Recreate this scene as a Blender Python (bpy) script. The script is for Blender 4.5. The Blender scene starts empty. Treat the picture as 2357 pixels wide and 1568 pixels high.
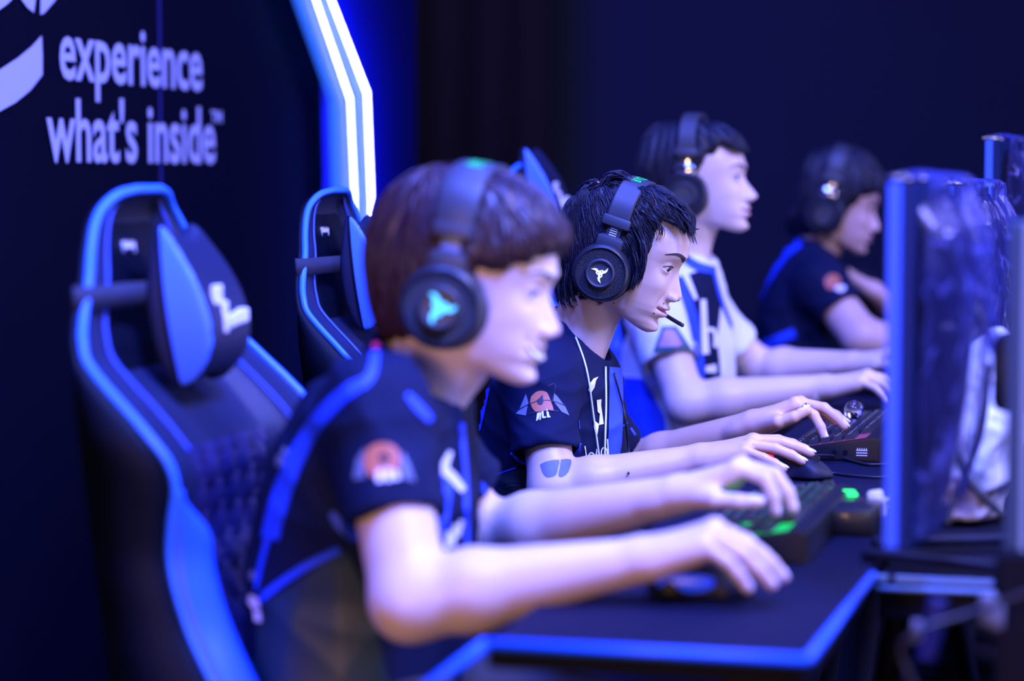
import bpy, bmesh, math, random
import numpy as np
from mathutils import Vector, Matrix, noise
from mathutils.bvhtree import BVHTree
from mathutils.geometry import delaunay_2d_cdt

random.seed(7)
rng = np.random.default_rng(7)
SC = bpy.context.scene
COL = SC.collection
PI = math.pi
# ------------------------------------------------------------------ camera model (2357x1568 photograph)
W, H, FPX = 2357.0, 1568.0, 5565.0
EYE = 1.22
PITCH = math.atan(384 / FPX)
RIGHT = Vector((1, 0, 0))
FWD = Vector((0, math.cos(PITCH), -math.sin(PITCH)))
UP = Vector((0, math.sin(PITCH), math.cos(PITCH)))
EYEP = Vector((0, 0, EYE))
THETA = math.radians(15)          # the row of players recedes at this angle

def ray(px, py):
    return (FWD + RIGHT * ((px - W / 2) / FPX) - UP * ((py - H / 2) / FPX))

def proj(p):
    d = Vector(p) - EYEP
    z = d.dot(FWD)
    return (W / 2 + FPX * d.dot(RIGHT) / z, H / 2 - FPX * d.dot(UP) / z)

class Frame:
    """local frame: +x the way a player faces, +y to the player's left, +z up"""
    def __init__(s, X, Y, yaw=-THETA, Z=0.0):
        s.o = Vector((X, Y, Z)); s.yaw = yaw
        s.m = Matrix.Translation(s.o) @ Matrix.Rotation(yaw, 4, 'Z')
        s.i = s.m.inverted()
    def U(s, px, py, y=None, x=None, z=None):
        """local point where the sight line through a pixel meets a local plane"""
        o = s.i @ EYEP; d = s.i.to_3x3() @ ray(px, py)
        if y is not None: t = (y - o.y) / d.y
        elif x is not None: t = (x - o.x) / d.x
        else: t = (z - o.z) / d.z
        return o + d * t

# ------------------------------------------------------------------ objects
def link(name, me, parent=None, mats=()):
    o = bpy.data.objects.new(name, me); COL.objects.link(o)
    for m in mats: me.materials.append(m)
    if parent is not None: o.parent = parent
    return o

def tag(o, label=None, cat=None, group=None, kind=None):
    if label: o['label'] = label
    if cat: o['category'] = cat
    if group: o['group'] = group
    if kind: o['kind'] = kind
    return o

def thing(name, label, cat, mat=None, loc=(0, 0, 0), group=None):
    o = bpy.data.objects.new(name, None); COL.objects.link(o)
    o.empty_display_size = 0.05
    if mat is not None: o.matrix_world = mat
    else: o.location = loc
    return tag(o, label, cat, group)

def mesh_np(V, Q=None, T=None, smooth=True):
    me = bpy.data.meshes.new('mesh')
    V = np.asarray(V, dtype=np.float32)
    faces = []; 
    nq = 0 if Q is None else len(Q); nt = 0 if T is None else len(T)
    me.vertices.add(len(V)); me.vertices.foreach_set('co', V.ravel())
    loops = np.concatenate([np.asarray(Q, dtype=np.int32).ravel() if nq else np.zeros(0, np.int32),
                            np.asarray(T, dtype=np.int32).ravel() if nt else np.zeros(0, np.int32)])
    me.loops.add(len(loops)); me.loops.foreach_set('vertex_index', loops)
    me.polygons.add(nq + nt)
    st = np.concatenate([np.arange(nq) * 4, nq * 4 + np.arange(nt) * 3]).astype(np.int32)
    me.polygons.foreach_set('loop_start', st)
    me.update(calc_edges=True); me.validate()
    if smooth: me.polygons.foreach_set('use_smooth', np.ones(len(me.polygons), bool))
    return me

def mesh_py(V, F, smooth=False):
    me = bpy.data.meshes.new('mesh')
    me.from_pydata([tuple(v) for v in V], [], F); me.update()
    if smooth:
        for p in me.polygons: p.use_smooth = True
    return me

class MB:
    """collects simple solids and links them as one mesh"""
    def __init__(s): s.bm = bmesh.new()
    def box(s, c, size, rot=None, bev=0.0, seg=2):
        r = bmesh.ops.create_cube(s.bm, size=1)['verts']
        M = Matrix.Translation(c) @ (rot.to_4x4() if rot is not None else Matrix.Identity(4)) @ Matrix.Diagonal((*size, 1))
        bmesh.ops.transform(s.bm, matrix=M, verts=r)
        if bev > 0:
            e = list({e for v in r for e in v.link_edges})
            bmesh.ops.bevel(s.bm, geom=e, offset=bev, segments=seg, affect='EDGES', profile=0.5)
        return s
    def cyl(s, a, b, r, r2=None, n=24, caps=True, bev=0):
        a = Vector(a); b = Vector(b); d = b - a
        q = d.to_track_quat('Z', 'Y').to_matrix().to_4x4()
        r_ = bmesh.ops.create_cone(s.bm, cap_ends=caps, segments=n, radius1=r, radius2=r if r2 is None else r2, depth=d.length)['verts']
        bmesh.ops.transform(s.bm, matrix=Matrix.Translation((a + b) / 2) @ q, verts=r_)
        if bev:
            e = [e for e in {e for v in r_ for e in v.link_edges} if any(len(f.verts) > 4 for f in e.link_faces)]
            bmesh.ops.bevel(s.bm, geom=e, offset=bev, segments=2, affect='EDGES')
        return s
    def sph(s, c, r, n=16, sc=(1, 1, 1), rot=None):
        v = bmesh.ops.create_uvsphere(s.bm, u_segments=n, v_segments=max(6, n // 2), radius=r)['verts']
        M = Matrix.Translation(c) @ (rot.to_4x4() if rot is not None else Matrix.Identity(4)) @ Matrix.Diagonal((*sc, 1))
        bmesh.ops.transform(s.bm, matrix=M, verts=v)
        return s
    def lathe(s, prof, n=48, M=None):
        """prof: list of (r, h); axis z; M places it"""
        rings = []
        for r, h in prof:
            if r < 1e-6: rings.append([s.bm.verts.new((0, 0, h))])
            else: rings.append([s.bm.verts.new((r * math.cos(2 * PI * i / n), r * math.sin(2 * PI * i / n), h)) for i in range(n)])
        for A, B in zip(rings, rings[1:]):
            for i in range(n):
                j = (i + 1) % n
                if len(A) == 1 and len(B) == 1: continue
                if len(A) == 1: s.bm.faces.new((A[0], B[j], B[i]))
                elif len(B) == 1: s.bm.faces.new((A[i], A[j], B[0]))
                else: s.bm.faces.new((A[i], A[j], B[j], B[i]))
        if M is not None: bmesh.ops.transform(s.bm, matrix=M, verts=[v for R in rings for v in R])
        return s
    def tube(s, pts, r, n=8, closed=False, flat=None):
        """sweep; r number or list; flat=(sx,sy) with up hint for ribbons"""
        pts = [Vector(p) for p in pts]; N = len(pts)
        rr = r if isinstance(r, (list, tuple)) else [r] * N
        rings = []; prev = None
        for i, p in enumerate(pts):
            t = (pts[min(i + 1, N - 1)] - pts[max(i - 1, 0)])
            if t.length < 1e-9: t = Vector((0, 0, 1))
            t.normalize()
            if prev is None:
                a = Vector((0, 0, 1)) if abs(t.z) < .9 else Vector((1, 0, 0))
                u = t.cross(a).normalized()
            else:
                u = prev - t * prev.dot(t)
                u = u.normalized() if u.length > 1e-6 else t.orthogonal().normalized()
            prev = u; v = t.cross(u)
            rings.append([s.bm.verts.new(p + (u * math.cos(2 * PI * k / n) + v * math.sin(2 * PI * k / n)) * rr[i]) for k in range(n)])
        for A, B in zip(rings, rings[1:]):
            for k in range(n):
                s.bm.faces.new((A[k], A[(k + 1) % n], B[(k + 1) % n], B[k]))
        if N > 1:
            s.bm.faces.new(rings[0][::-1]); s.bm.faces.new(rings[-1])
        return s
    def prism(s, poly, M, h, bev=0.0):
        """poly 2D list -> solid of thickness h along local z of M"""
        b = [s.bm.verts.new(M @ Vector((x, y, 0))) for x, y in poly]
        t = [s.bm.verts.new(M @ Vector((x, y, h))) for x, y in poly]
        n = len(poly)
        fs = [s.bm.faces.new(b[::-1]), s.bm.faces.new(t)]
        for i in range(n): fs.append(s.bm.faces.new((b[i], b[(i + 1) % n], t[(i + 1) % n], t[i])))
        if bev:
            e = list({e for f in fs[:2] for e in f.edges})
            bmesh.ops.bevel(s.bm, geom=e, offset=bev, segments=2, affect='EDGES')
        return s
    def build(s, name, mat, parent=None, smooth=False, auto=None):
        bmesh.ops.recalc_face_normals(s.bm, faces=s.bm.faces)
        me = bpy.data.meshes.new(name); s.bm.to_mesh(me); s.bm.free()
        if smooth:
            for p in me.polygons: p.use_smooth = True
            if auto:
                try: me.set_sharp_from_angle(angle=math.radians(auto))
                except Exception: pass
        return link(name, me, parent, [mat] if mat else [])

def catmull(pts, n=8, closed=False):
    P = [Vector(p) for p in pts]; out = []
    N = len(P)
    rng_ = range(N if closed else N - 1)
    for i in rng_:
        p0 = P[(i - 1) % N] if closed else P[max(i - 1, 0)]
        p1 = P[i]; p2 = P[(i + 1) % N] if closed else P[i + 1]
        p3 = P[(i + 2) % N] if closed else P[min(i + 2, N - 1)]
        for k in range(n):
            t = k / n
            out.append(0.5 * ((2 * p1) + (p2 - p0) * t + (2 * p0 - 5 * p1 + 4 * p2 - p3) * t * t + (3 * p1 - p0 - 3 * p2 + p3) * t ** 3))
    if not closed: out.append(P[-1].copy())
    return out

# ------------------------------------------------------------------ materials
def mat(name, col, rough=0.5, metal=0.0, spec=0.5, emit=None, estr=0.0, noise_=None, bump=None, sss=0.0, sheen=0.0,
        coat=0.0, attr=None, alpha=1.0, trans=0.0, aniso=0.0):
    m = bpy.data.materials.new(name); m.use_nodes = True
    nt = m.node_tree; b = nt.nodes['Principled BSDF']
    b.inputs['Roughness'].default_value = rough; b.inputs['Metallic'].default_value = metal
    b.inputs['Specular IOR Level'].default_value = spec
    b.inputs['Base Color'].default_value = (*col, 1)
    b.inputs['Coat Weight'].default_value = coat
    b.inputs['Sheen Weight'].default_value = sheen
    b.inputs['Anisotropic'].default_value = aniso
    b.inputs['Alpha'].default_value = alpha
    b.inputs['Transmission Weight'].default_value = trans
    if sss: 
        b.inputs['Subsurface Weight'].default_value = sss
        b.inputs['Subsurface Radius'].default_value = (1, .35, .2)
        b.inputs['Subsurface Scale'].default_value = .012
    if emit:
        b.inputs['Emission Color'].default_value = (*emit, 1); b.inputs['Emission Strength'].default_value = estr
    tc = nt.nodes.new('ShaderNodeTexCoord')
    src = None
    if attr:
        a = nt.nodes.new('ShaderNodeAttribute'); a.attribute_name = attr; src = a.outputs['Color']
    if noise_:
        sc, amt = noise_
        n = nt.nodes.new('ShaderNodeTexNoise'); n.inputs['Scale'].default_value = sc; n.inputs['Detail'].default_value = 4
        nt.links.new(tc.outputs['Object'], n.inputs['Vector'])
        mp = nt.nodes.new('ShaderNodeMapRange'); mp.inputs['To Min'].default_value = 1 - amt; mp.inputs['To Max'].default_value = 1 + amt
        nt.links.new(n.outputs['Fac'], mp.inputs['Value'])
        mx = nt.nodes.new('ShaderNodeMix'); mx.data_type = 'RGBA'; mx.blend_type = 'MULTIPLY'; mx.inputs[0].default_value = 1
        if src: nt.links.new(src, mx.inputs[6])
        else: mx.inputs[6].default_value = (*col, 1)
        nt.links.new(mp.outputs['Result'], mx.inputs[7])
        src = mx.outputs[2]
    if src: nt.links.new(src, b.inputs['Base Color'])
    if bump:
        kind, sc, st = bump
        if kind == 'noise':
            t = nt.nodes.new('ShaderNodeTexNoise'); t.inputs['Scale'].default_value = sc; t.inputs['Detail'].default_value = 5; o = t.outputs['Fac']
        elif kind == 'voronoi':
            t = nt.nodes.new('ShaderNodeTexVoronoi'); t.inputs['Scale'].default_value = sc; o = t.outputs['Distance']
        else:
            t = nt.nodes.new('ShaderNodeTexWave'); t.inputs['Scale'].default_value = sc; t.inputs['Distortion'].default_value = 1; o = t.outputs['Fac']
        nt.links.new(tc.outputs['Object'], t.inputs['Vector'])
        bp = nt.nodes.new('ShaderNodeBump'); bp.inputs['Strength'].default_value = st; bp.inputs['Distance'].default_value = .002
        nt.links.new(o, bp.inputs['Height']); nt.links.new(bp.outputs['Normal'], b.inputs['Normal'])
    return m

# ------------------------------------------------------------------ signed distance modelling
def smin(a, b, k):
    h = np.clip(.5 + .5 * (b - a) / k, 0, 1)
    return b + (a - b) * h - k * h * (1 - h)
def smax(a, b, k): return -smin(-a, -b, k)
def sstep(a, b, x):
    t = np.clip((x - a) / (b - a), 0, 1); return t * t * (3 - 2 * t)
def gau(x, s): return np.exp(-(x / s) ** 2)

def sd_cap(P, a, b, r1, r2):
    """tapered capsule"""
    X, Y, Z = P
    ax, ay, az = a; bx, by, bz = b[0] - a[0], b[1] - a[1], b[2] - a[2]
    L = bx * bx + by * by + bz * bz + 1e-12
    px, py, pz = X - ax, Y - ay, Z - az
    t = np.clip((px * bx + py * by + pz * bz) / L, 0, 1)
    return np.sqrt((px - bx * t) ** 2 + (py - by * t) ** 2 + (pz - bz * t) ** 2) - (r1 + (r2 - r1) * t)

def sd_ell(P, c, r, R=None):
    X, Y, Z = P
    x, y, z = X - c[0], Y - c[1], Z - c[2]
    if R is not None:
        R = np.array(R)   # rows = ellipsoid axes
        x, y, z = (R[0][0] * x + R[0][1] * y + R[0][2] * z, R[1][0] * x + R[1][1] * y + R[1][2] * z, R[2][0] * x + R[2][1] * y + R[2][2] * z)
    k0 = np.sqrt((x / r[0]) ** 2 + (y / r[1]) ** 2 + (z / r[2]) ** 2)
    k1 = np.sqrt((x / r[0] ** 2) ** 2 + (y / r[1] ** 2) ** 2 + (z / r[2] ** 2) ** 2)
    return k0 * (k0 - 1) / (k1 + 1e-9)

def sd_poly(x, z, poly):
    """2D signed distance to polygon"""
    d = np.full(np.broadcast(x, z).shape, 1e9, np.float32); s = np.ones_like(d)
    n = len(poly)
    for i in range(n):
        ax, az = poly[i]; bx, bz = poly[i - 1]
        ex, ez = bx - ax, bz - az; wx, wz = x - ax, z - az
        t = np.clip((wx * ex + wz * ez) / (ex * ex + ez * ez + 1e-12), 0, 1)
        d = np.minimum(d, (wx - ex * t) ** 2 + (wz - ez * t) ** 2)
        c1 = z >= az; c2 = z < bz; c3 = ex * wz > ez * wx
        s = np.where((c1 & c2 & c3) | (~c1 & ~c2 & ~c3), -s, s)
    return s * np.sqrt(d)

def surfnets(f, lo, hi, h):
    lo = np.array(lo, float); hi = np.array(hi, float)
    n = np.maximum(np.ceil((hi - lo) / h).astype(int) + 1, 3)
    xs = [(lo[i] + np.arange(n[i]) * h).astype(np.float32) for i in range(3)]
    P = np.meshgrid(*xs, indexing='ij')
    D = f(P).astype(np.float32)
    # closed at the borders of the box
    D[0], D[-1] = np.maximum(D[0], h), np.maximum(D[-1], h)
    D[:, 0], D[:, -1] = np.maximum(D[:, 0], h), np.maximum(D[:, -1], h)
    D[:, :, 0], D[:, :, -1] = np.maximum(D[:, :, 0], h), np.maximum(D[:, :, -1], h)
    S = (D < 0)
    C = [(a, b, c) for a in (0, 1) for b in (0, 1) for c in (0, 1)]
    sl = lambda A, c: A[c[0]:A.shape[0] - 1 + c[0], c[1]:A.shape[1] - 1 + c[1], c[2]:A.shape[2] - 1 + c[2]]
    cnt = np.zeros(tuple(n - 1), np.uint8)
    for c in C: cnt += sl(S, c)
    act = (cnt > 0) & (cnt < 8)
    idx = np.full(act.shape, -1, np.int32); I, J, K = np.nonzero(act); idx[I, J, K] = np.arange(len(I))
    pos = np.zeros((len(I), 3), np.float64); num = np.zeros(len(I))
    for a in C:
        for ax in range(3):
            if a[ax]: continue
            b = list(a); b[ax] = 1
            Fa = D[I + a[0], J + a[1], K + a[2]]; Fb = D[I + b[0], J + b[1], K + b[2]]
            m = (Fa < 0) != (Fb < 0)
            t = np.where(m, Fa / np.where(m, Fa - Fb, 1), 0)
            q = np.array(a, float)[None, :].repeat(len(I), 0); q[:, ax] += t
            pos += q * m[:, None]; num += m
    V = (np.stack([I, J, K], 1) + pos / num[:, None]) * h + lo
    Q = []
    def quads(ax):
        A = S; sh = [slice(1, -1)] * 3; sh[ax] = slice(0, -1)
        sh2 = list(sh); sh2[ax] = slice(1, None)
        s0, s1 = A[tuple(sh)], A[tuple(sh2)]
        i, j, k = np.nonzero(s0 != s1); inside0 = s0[i, j, k]
        g = [i, j, k]; off = [1, 1, 1]; off[ax] = 0
        g = [g[q] + off[q] for q in range(3)]
        u, v = [q for q in range(3) if q != ax]
        def cell(du, dv):
            c = [x.copy() for x in g]; c[u] -= du; c[v] -= dv
            return idx[c[0], c[1], c[2]]
        q = np.stack([cell(1, 1), cell(0, 1), cell(0, 0), cell(1, 0)], 1)
        fl = inside0 if ax != 1 else ~inside0
        q[~fl] = q[~fl][:, ::-1]
        Q.append(q)
    for ax in range(3): quads(ax)
    return V, np.concatenate(Q)

def lap(V, Q, it=2, lam=.5):
    V = V.copy()
    E = np.concatenate([Q[:, [0, 1]], Q[:, [1, 2]], Q[:, [2, 3]], Q[:, [3, 0]]])
    E = np.concatenate([E, E[:, ::-1]]); n = len(V)
    deg = np.bincount(E[:, 0], minlength=n).clip(1)
    for _ in range(it):
        A = np.stack([np.bincount(E[:, 0], weights=V[E[:, 1], k], minlength=n) for k in range(3)], 1) / deg[:, None]
        V += lam * (A - V)
    return V

def join(parts):
    Vs, Qs, off = [], [], 0
    for V, Q in parts:
        Vs.append(V); Qs.append(Q + off); off += len(V)
    return np.concatenate(Vs), np.concatenate(Qs)

def xf(M, V):
    M = np.array(M); return V @ M[:3, :3].T + M[:3, 3]

def inv_pts(M, P):
    """bring point arrays into the frame whose matrix is M"""
    I = np.array(M.inverted()); X, Y, Z = P
    return [(I[i][0] * X + I[i][1] * Y + I[i][2] * Z + I[i][3]).astype(np.float32) for i in range(3)]

def interp(z, T, c):
    zs = [t[0] for t in T]; vs = [t[c] for t in T]
    if zs[0] > zs[-1]: zs = zs[::-1]; vs = vs[::-1]
    return np.interp(z, zs, vs)
def smooth_table(T, n=6):
    T = sorted(T); V = catmull([Vector((t[0], t[1], t[2])) for t in T], n)
    W_ = catmull([Vector((t[0], t[3] if len(t) > 3 else 0, 0)) for t in T], n)
    return [(a.x, a.y, a.z, b.y) for a, b in zip(V, W_)]

# ------------------------------------------------------------------ marks laid on a surface (prints, stripes, seams)
class Skin:
    """ray target for prints on a finished mesh, in world space"""
    def __init__(s, objs, frame=None):
        V, F, o = [], [], 0
        for ob in objs:
            me = ob.data; mw = wmat(ob)
            V += [mw @ v.co for v in me.vertices]
            F += [[i + o for i in p.vertices] for p in me.polygons]; o = len(V)
        s.t = BVHTree.FromPolygons(V, F)
    def hit(s, px, py, lift=.0012):
        d = ray(px, py).normalized()
        h = s.t.ray_cast(EYEP, d)
        if h[0] is None: return None
        n = h[1]
        if n.dot(d) > 0: n = -n
        return h[0] + n * lift

def wmat(o):
    m = o.matrix_basis.copy(); p = o.parent
    while p: m = p.matrix_basis @ m; p = p.parent
    return m

def decal_mesh(name, polys, skin, m, parent, lift=.0012, step=5.0, maxd=.06, label=None, hit=None, one=False):
    """polygons given where the print shows; laid on the garment/skin surface"""
    V, F = [], []
    for poly in polys:
        pts = [Vector((x, y)) for x, y in poly]
        # refine border
        B = []
        for i, p in enumerate(pts):
            q = pts[(i + 1) % len(pts)]; L = (q - p).length; k = max(1, int(L / step))
            for j in range(k): B.append(p.lerp(q, j / k))
        x0, x1 = min(p.x for p in B), max(p.x for p in B); y0, y1 = min(p.y for p in B), max(p.y for p in B)
        P = list(B)
        y = y0 + step / 2
        while y < y1:
            x = x0 + step / 2
            while x < x1:
                P.append(Vector((x, y))); x += step
            y += step
        nb = len(B)
        r = delaunay_2d_cdt(P, [(i, (i + 1) % nb) for i in range(nb)], [list(range(nb))], 1, 1e-4)
        vv, ff = r[0], r[2]
        H_ = [hit(p.x, p.y) if hit else skin.hit(p.x, p.y, lift) for p in vv]
        o = len(V); ok = {}
        for i, h in enumerate(H_):
            if h is not None: ok[i] = len(V); V.append(h)
        for f in ff:
            if all(i in ok for i in f):
                g = [ok[i] for i in f]
                ds = [(V[g[a]] - V[g[a - 1]]).length for a in range(len(g))]
                if max(ds) < maxd: F.append(g[::-1])
    if not F: return None
    if one:      # keep the largest connected piece
        par = list(range(len(V)))
        def fd(a):
            while par[a] != a: par[a] = par[par[a]]; a = par[a]
            return a
        for f in F:
            for q in f[1:]: par[fd(q)] = fd(f[0])
        cnt = {}
        for f in F: cnt[fd(f[0])] = cnt.get(fd(f[0]), 0) + 1
        best = max(cnt, key=cnt.get); F = [f for f in F if fd(f[0]) == best]
        used = sorted({i for f in F for i in f}); mp_ = {u: i for i, u in enumerate(used)}
        V = [V[u] for u in used]; F = [[mp_[i] for i in f] for f in F]
    mw = wmat(parent).inverted() if parent else Matrix.Identity(4)
    me = mesh_py([mw @ v for v in V], F, True)
    # give the print a little body
    o = link(name, me, parent, [m])
    if label: o['label'] = label
    return o

def stroke_poly(pts, w):
    """2D ribbon polygon around a polyline; w number or list"""
    pts = [Vector((p[0], p[1])) for p in pts]; N = len(pts)
    ww = w if isinstance(w, (list, tuple)) else [w] * N
    L, R = [], []
    for i in range(N):
        t = (pts[min(i + 1, N - 1)] - pts[max(i - 1, 0)]).normalized(); n = Vector((-t.y, t.x))
        L.append(pts[i] + n * ww[i] / 2); R.append(pts[i] - n * ww[i] / 2)
    return [(p.x, p.y) for p in L + R[::-1]]

def smooth2(pts, n=5):
    return [(v.x, v.y) for v in catmull([Vector((p[0], p[1], 0)) for p in pts], n)]

def stroke(pts, w, n=5):
    if isinstance(w, (list, tuple)):
        c = catmull([Vector((p[0], p[1], w[i])) for i, p in enumerate(pts)], n)
        return stroke_poly([(v.x, v.y) for v in c], [v.z for v in c])
    return stroke_poly(smooth2(pts, n), w)

def text_polys(txt, bold=0.0):
    """outline triangles of built-in lettering, as 2D mesh (verts, tris), unit box"""
    cu = bpy.data.curves.new('t', 'FONT'); cu.body = txt; cu.resolution_u = 3; cu.offset = bold
    o = bpy.data.objects.new('t', cu); COL.objects.link(o)
    dg = bpy.context.evaluated_depsgraph_get(); dg.update()
    me = o.evaluated_get(dg).to_mesh()
    V = [(v.co.x, v.co.y) for v in me.vertices]; F = [list(p.vertices) for p in me.polygons]
    o.evaluated_get(dg).to_mesh_clear()
    bpy.data.objects.remove(o); bpy.data.curves.remove(cu)
    return V, F
# ------------------------------------------------------------------ palette
M = {}
M['skin'] = mat('skin', (.74, .52, .42), .42, attr='tint', noise_=(60, .05), bump=('noise', 500, .04), sss=.12)
M['skin2'] = mat('skin_tan', (.66, .44, .33), .40, attr='tint', noise_=(60, .06), bump=('noise', 600, .05), sss=.10)
M['eye_white'] = mat('eye_white', (.5, .5, .53), .2)
M['iris'] = mat('iris', (.02, .012, .01), .08, spec=.9)
M['brow'] = mat('brow_hair', (.012, .010, .012), .6)
M['hair_red'] = mat('hair_dark_auburn', (.032, .010, .014), .40, spec=.5, noise_=(9, .5), bump=('noise', 120, .3))
M['hair_black'] = mat('hair_black', (.008, .009, .020), .48, spec=.35, noise_=(30, .5), bump=('noise', 200, .3))
M['jersey'] = mat('jersey_navy', (.0055, .0095, .036), .7, spec=.10, noise_=(8, .2), bump=('noise', 900, .25))
M['jersey_blue'] = mat('jersey_blue', (.015, .07, .75), .6, noise_=(40, .1))
M['print_white'] = mat('print_white', (.78, .78, .84), .55)
M['print_orange'] = mat('print_orange', (.50, .14, .05), .55)
M['print_grey'] = mat('print_grey', (.13, .16, .25), .6)
M['print_dark'] = mat('print_dark', (.012, .012, .02), .6)
M['jersey_green'] = mat('jersey_green_grey', (.008, .026, .040), .5, noise_=(14, .35), bump=('noise', 300, .2))
M['jersey_white'] = mat('jersey_white', (.80, .84, .86), .7, sheen=.2, bump=('noise', 900, .3))
M['trouser'] = mat('trouser', (.012, .012, .018), .8)
M['shoe'] = mat('shoe', (.02, .02, .025), .6)
M['head_plastic'] = mat('headset_plastic', (.014, .016, .024), .42, spec=.5)
M['head_band'] = mat('headset_band', (.035, .040, .052), .5, noise_=(30, .1))
M['head_metal'] = mat('headset_metal', (.16, .22, .36), .45)
M['head_chrome'] = mat('headset_chrome', (.75, .78, .82), .12, metal=1)
M['cushion'] = mat('ear_cushion', (.012, .012, .016), .7, bump=('noise', 300, .3))
M['grille'] = mat('ear_grille', (.016, .018, .026), .45, bump=('voronoi', 900, 1.0))
M['logo_white'] = mat('logo_white', (.85, .88, .9), .4, emit=(.8, .9, 1), estr=.55)
M['logo_cyan'] = mat('logo_cyan', (.05, .5, .7), .4, emit=(.03, .50, 1.0), estr=1.9)
M['text_green'] = mat('text_green', (.02, .6, .12), .5, emit=(0, 1, .15), estr=.25)
M['teeth'] = mat('teeth', (.92, .90, .60), .3)
M['mouth'] = mat('mouth_inside', (.08, .02, .02), .6)
M['pink_tie'] = mat('hair_tie_pink', (.9, .22, .25), .6)
M['ink'] = mat('tattoo_ink', (.11, .13, .21), .5, noise_=(60, .25))
M['mole'] = mat('mole', (.03, .015, .015), .6)
M['cable_white'] = mat('cable_white', (.75, .82, .8), .5)
M['cable_black'] = mat('cable_black', (.012, .012, .018), .5)
M['ring'] = mat('ring_metal', (.7, .7, .75), .2, metal=1)
M['wrap'] = mat('wrist_band', (.75, .68, .7), .7)

# ------------------------------------------------------------------ head
HT = [  # z, front, half width
    (.070, .070, .066), (.050, .084, .071), (.030, .0895, .071), (.010, .0835, .069), (-.010, .0855, .0685), (-.030, .0885, .067),
    (-.048, .0900, .064), (-.060, .0925, .061), (-.070, .0925, .058), (-.080, .0870, .055), (-.090, .0880, .050), (-.100, .0875, .043),
    (-.108, .080, .035), (-.116, .062, .024), (-.13, .04, .015)]
NT = [(.03, 0, .010), (.018, .000, .008), (.008, .0025, .0075), (-.004, .0085, .008), (-.016, .0150, .0095), (-.026, .0205, .011), (-.034, .0245, .0125),
      (-.040, .0225, .0125), (-.0455, .013, .011), (-.050, .003, .010), (-.056, 0, .010)]

def head_sdf(P, op):
    X, Y, Z = P
    y = np.abs(Y)
    cran = sd_ell(P, (-.008, 0, .030), (.097, .076, .087))
    A = interp(Z, HT, 1); B = interp(Z, HT, 2)
    np_, ns = interp(Z, NT, 1), interp(Z, NT, 2)
    smile = op.get('smile', 0.0)
    feat = np_ * gau(y, ns) * op.get('nose', 1.0)
    feat += .0045 * gau(Z - .027, .008) * gau(y - .020, .022)
    feat -= .0125 * gau(y - .032, .0165) * gau(Z - .006, .0115)
    feat += .0045 * gau(y - .045, .017) * gau(Z + .022 - smile * .004, .016)
    feat += .0060 * gau(Z + .0595, .0048) * gau(y, .019) + .0065 * gau(Z + .0728, .0058) * gau(y, .017)
    zl = Z + .0660 - (y / .026) ** 2 * .004 * (1 + 2 * smile)
    feat -= .0065 * gau(zl, .0020 + .003 * smile) * sstep(.032 + .006 * smile, .022, y)
    feat -= .0035 * gau(Z + .0835, .006) * gau(y, .02)
    feat += .0040 * gau(Z + .099, .010) * gau(y, .016)
    feat -= .0030 * gau(y - .028 - .003 * smile, .006) * gau(Z + .062, .008)
    feat -= .0028 * gau(y - .024 - (-.035 - Z) * .35, .005) * gau(Z + .047, .014)
    wf = sstep(.02, .06, X)
    xx = X - feat * wf
    a = np.where(xx > 0, A, .062)
    n = 2.35
    s = ((np.abs(xx) / a) ** n + (y / B) ** n) ** (1 / n)
    face = (s - 1) * np.minimum(a, B)
    face = np.maximum(face, Z - .075)
    # under the jaw
    jl = op.get('jaw', .42)
    pl = (-.113 + (.078 - X).clip(0, .2) * jl - Z) * .92
    face = smax(face, pl, .012)
    face = np.maximum(face, -(X + .050))
    d = smin(cran, face, .014)
    # nose wings and nostrils
    d = smin(d, sd_ell((X, y, Z), (.0965, .0125, -.0395), (.0105, .0068, .0070)), .0045)
    d = smax(d, -sd_ell((X, y, Z), (.1035, .0068, -.0455), (.0055, .0032, .0035)), .002)
    # lids
    ex, ey, ez = .0668, .0315, .0045
    lid = np.sqrt((X - ex) ** 2 + (y - ey) ** 2 + (Z - ez) ** 2) - .0145
    zc = ez - .0005 + (y - ey) * .06
    hh = (1 - ((y - ey) / .0142) ** 2).clip(0, 1)
    up_, lo_ = op.get('lid', (.0042, .0036))
    opn = np.where(Z > zc, (Z - zc) - up_ * hh, (zc - Z) - lo_ * hh)
    opn = np.where(X < ex, .01, opn)
    lid = smax(lid, -opn, .0012)
    d = smin(d, lid, .0045)
    d = smax(d, -np.maximum(opn, np.sqrt((X - ex) ** 2 + (y - ey) ** 2 + (Z - ez) ** 2) - .0160), .0012)
    # small ears under the cups
    d = smin(d, sd_ell((X, y, Z), (-.012, .074, -.012), (.016, .007, .028)), .006)
    return d

# ------------------------------------------------------------------ hands
FING = {'index': ((.088, .026, .0), (.040, .024, .019), .0088), 'middle': ((.092, .007, .002), (.044, .028, .020), .0090),
        'ring': ((.087, -.012, .001), (.040, .026, .020), .0086), 'pinky': ((.078, -.029, -.002), (.032, .019, .017), .0076)}

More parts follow.
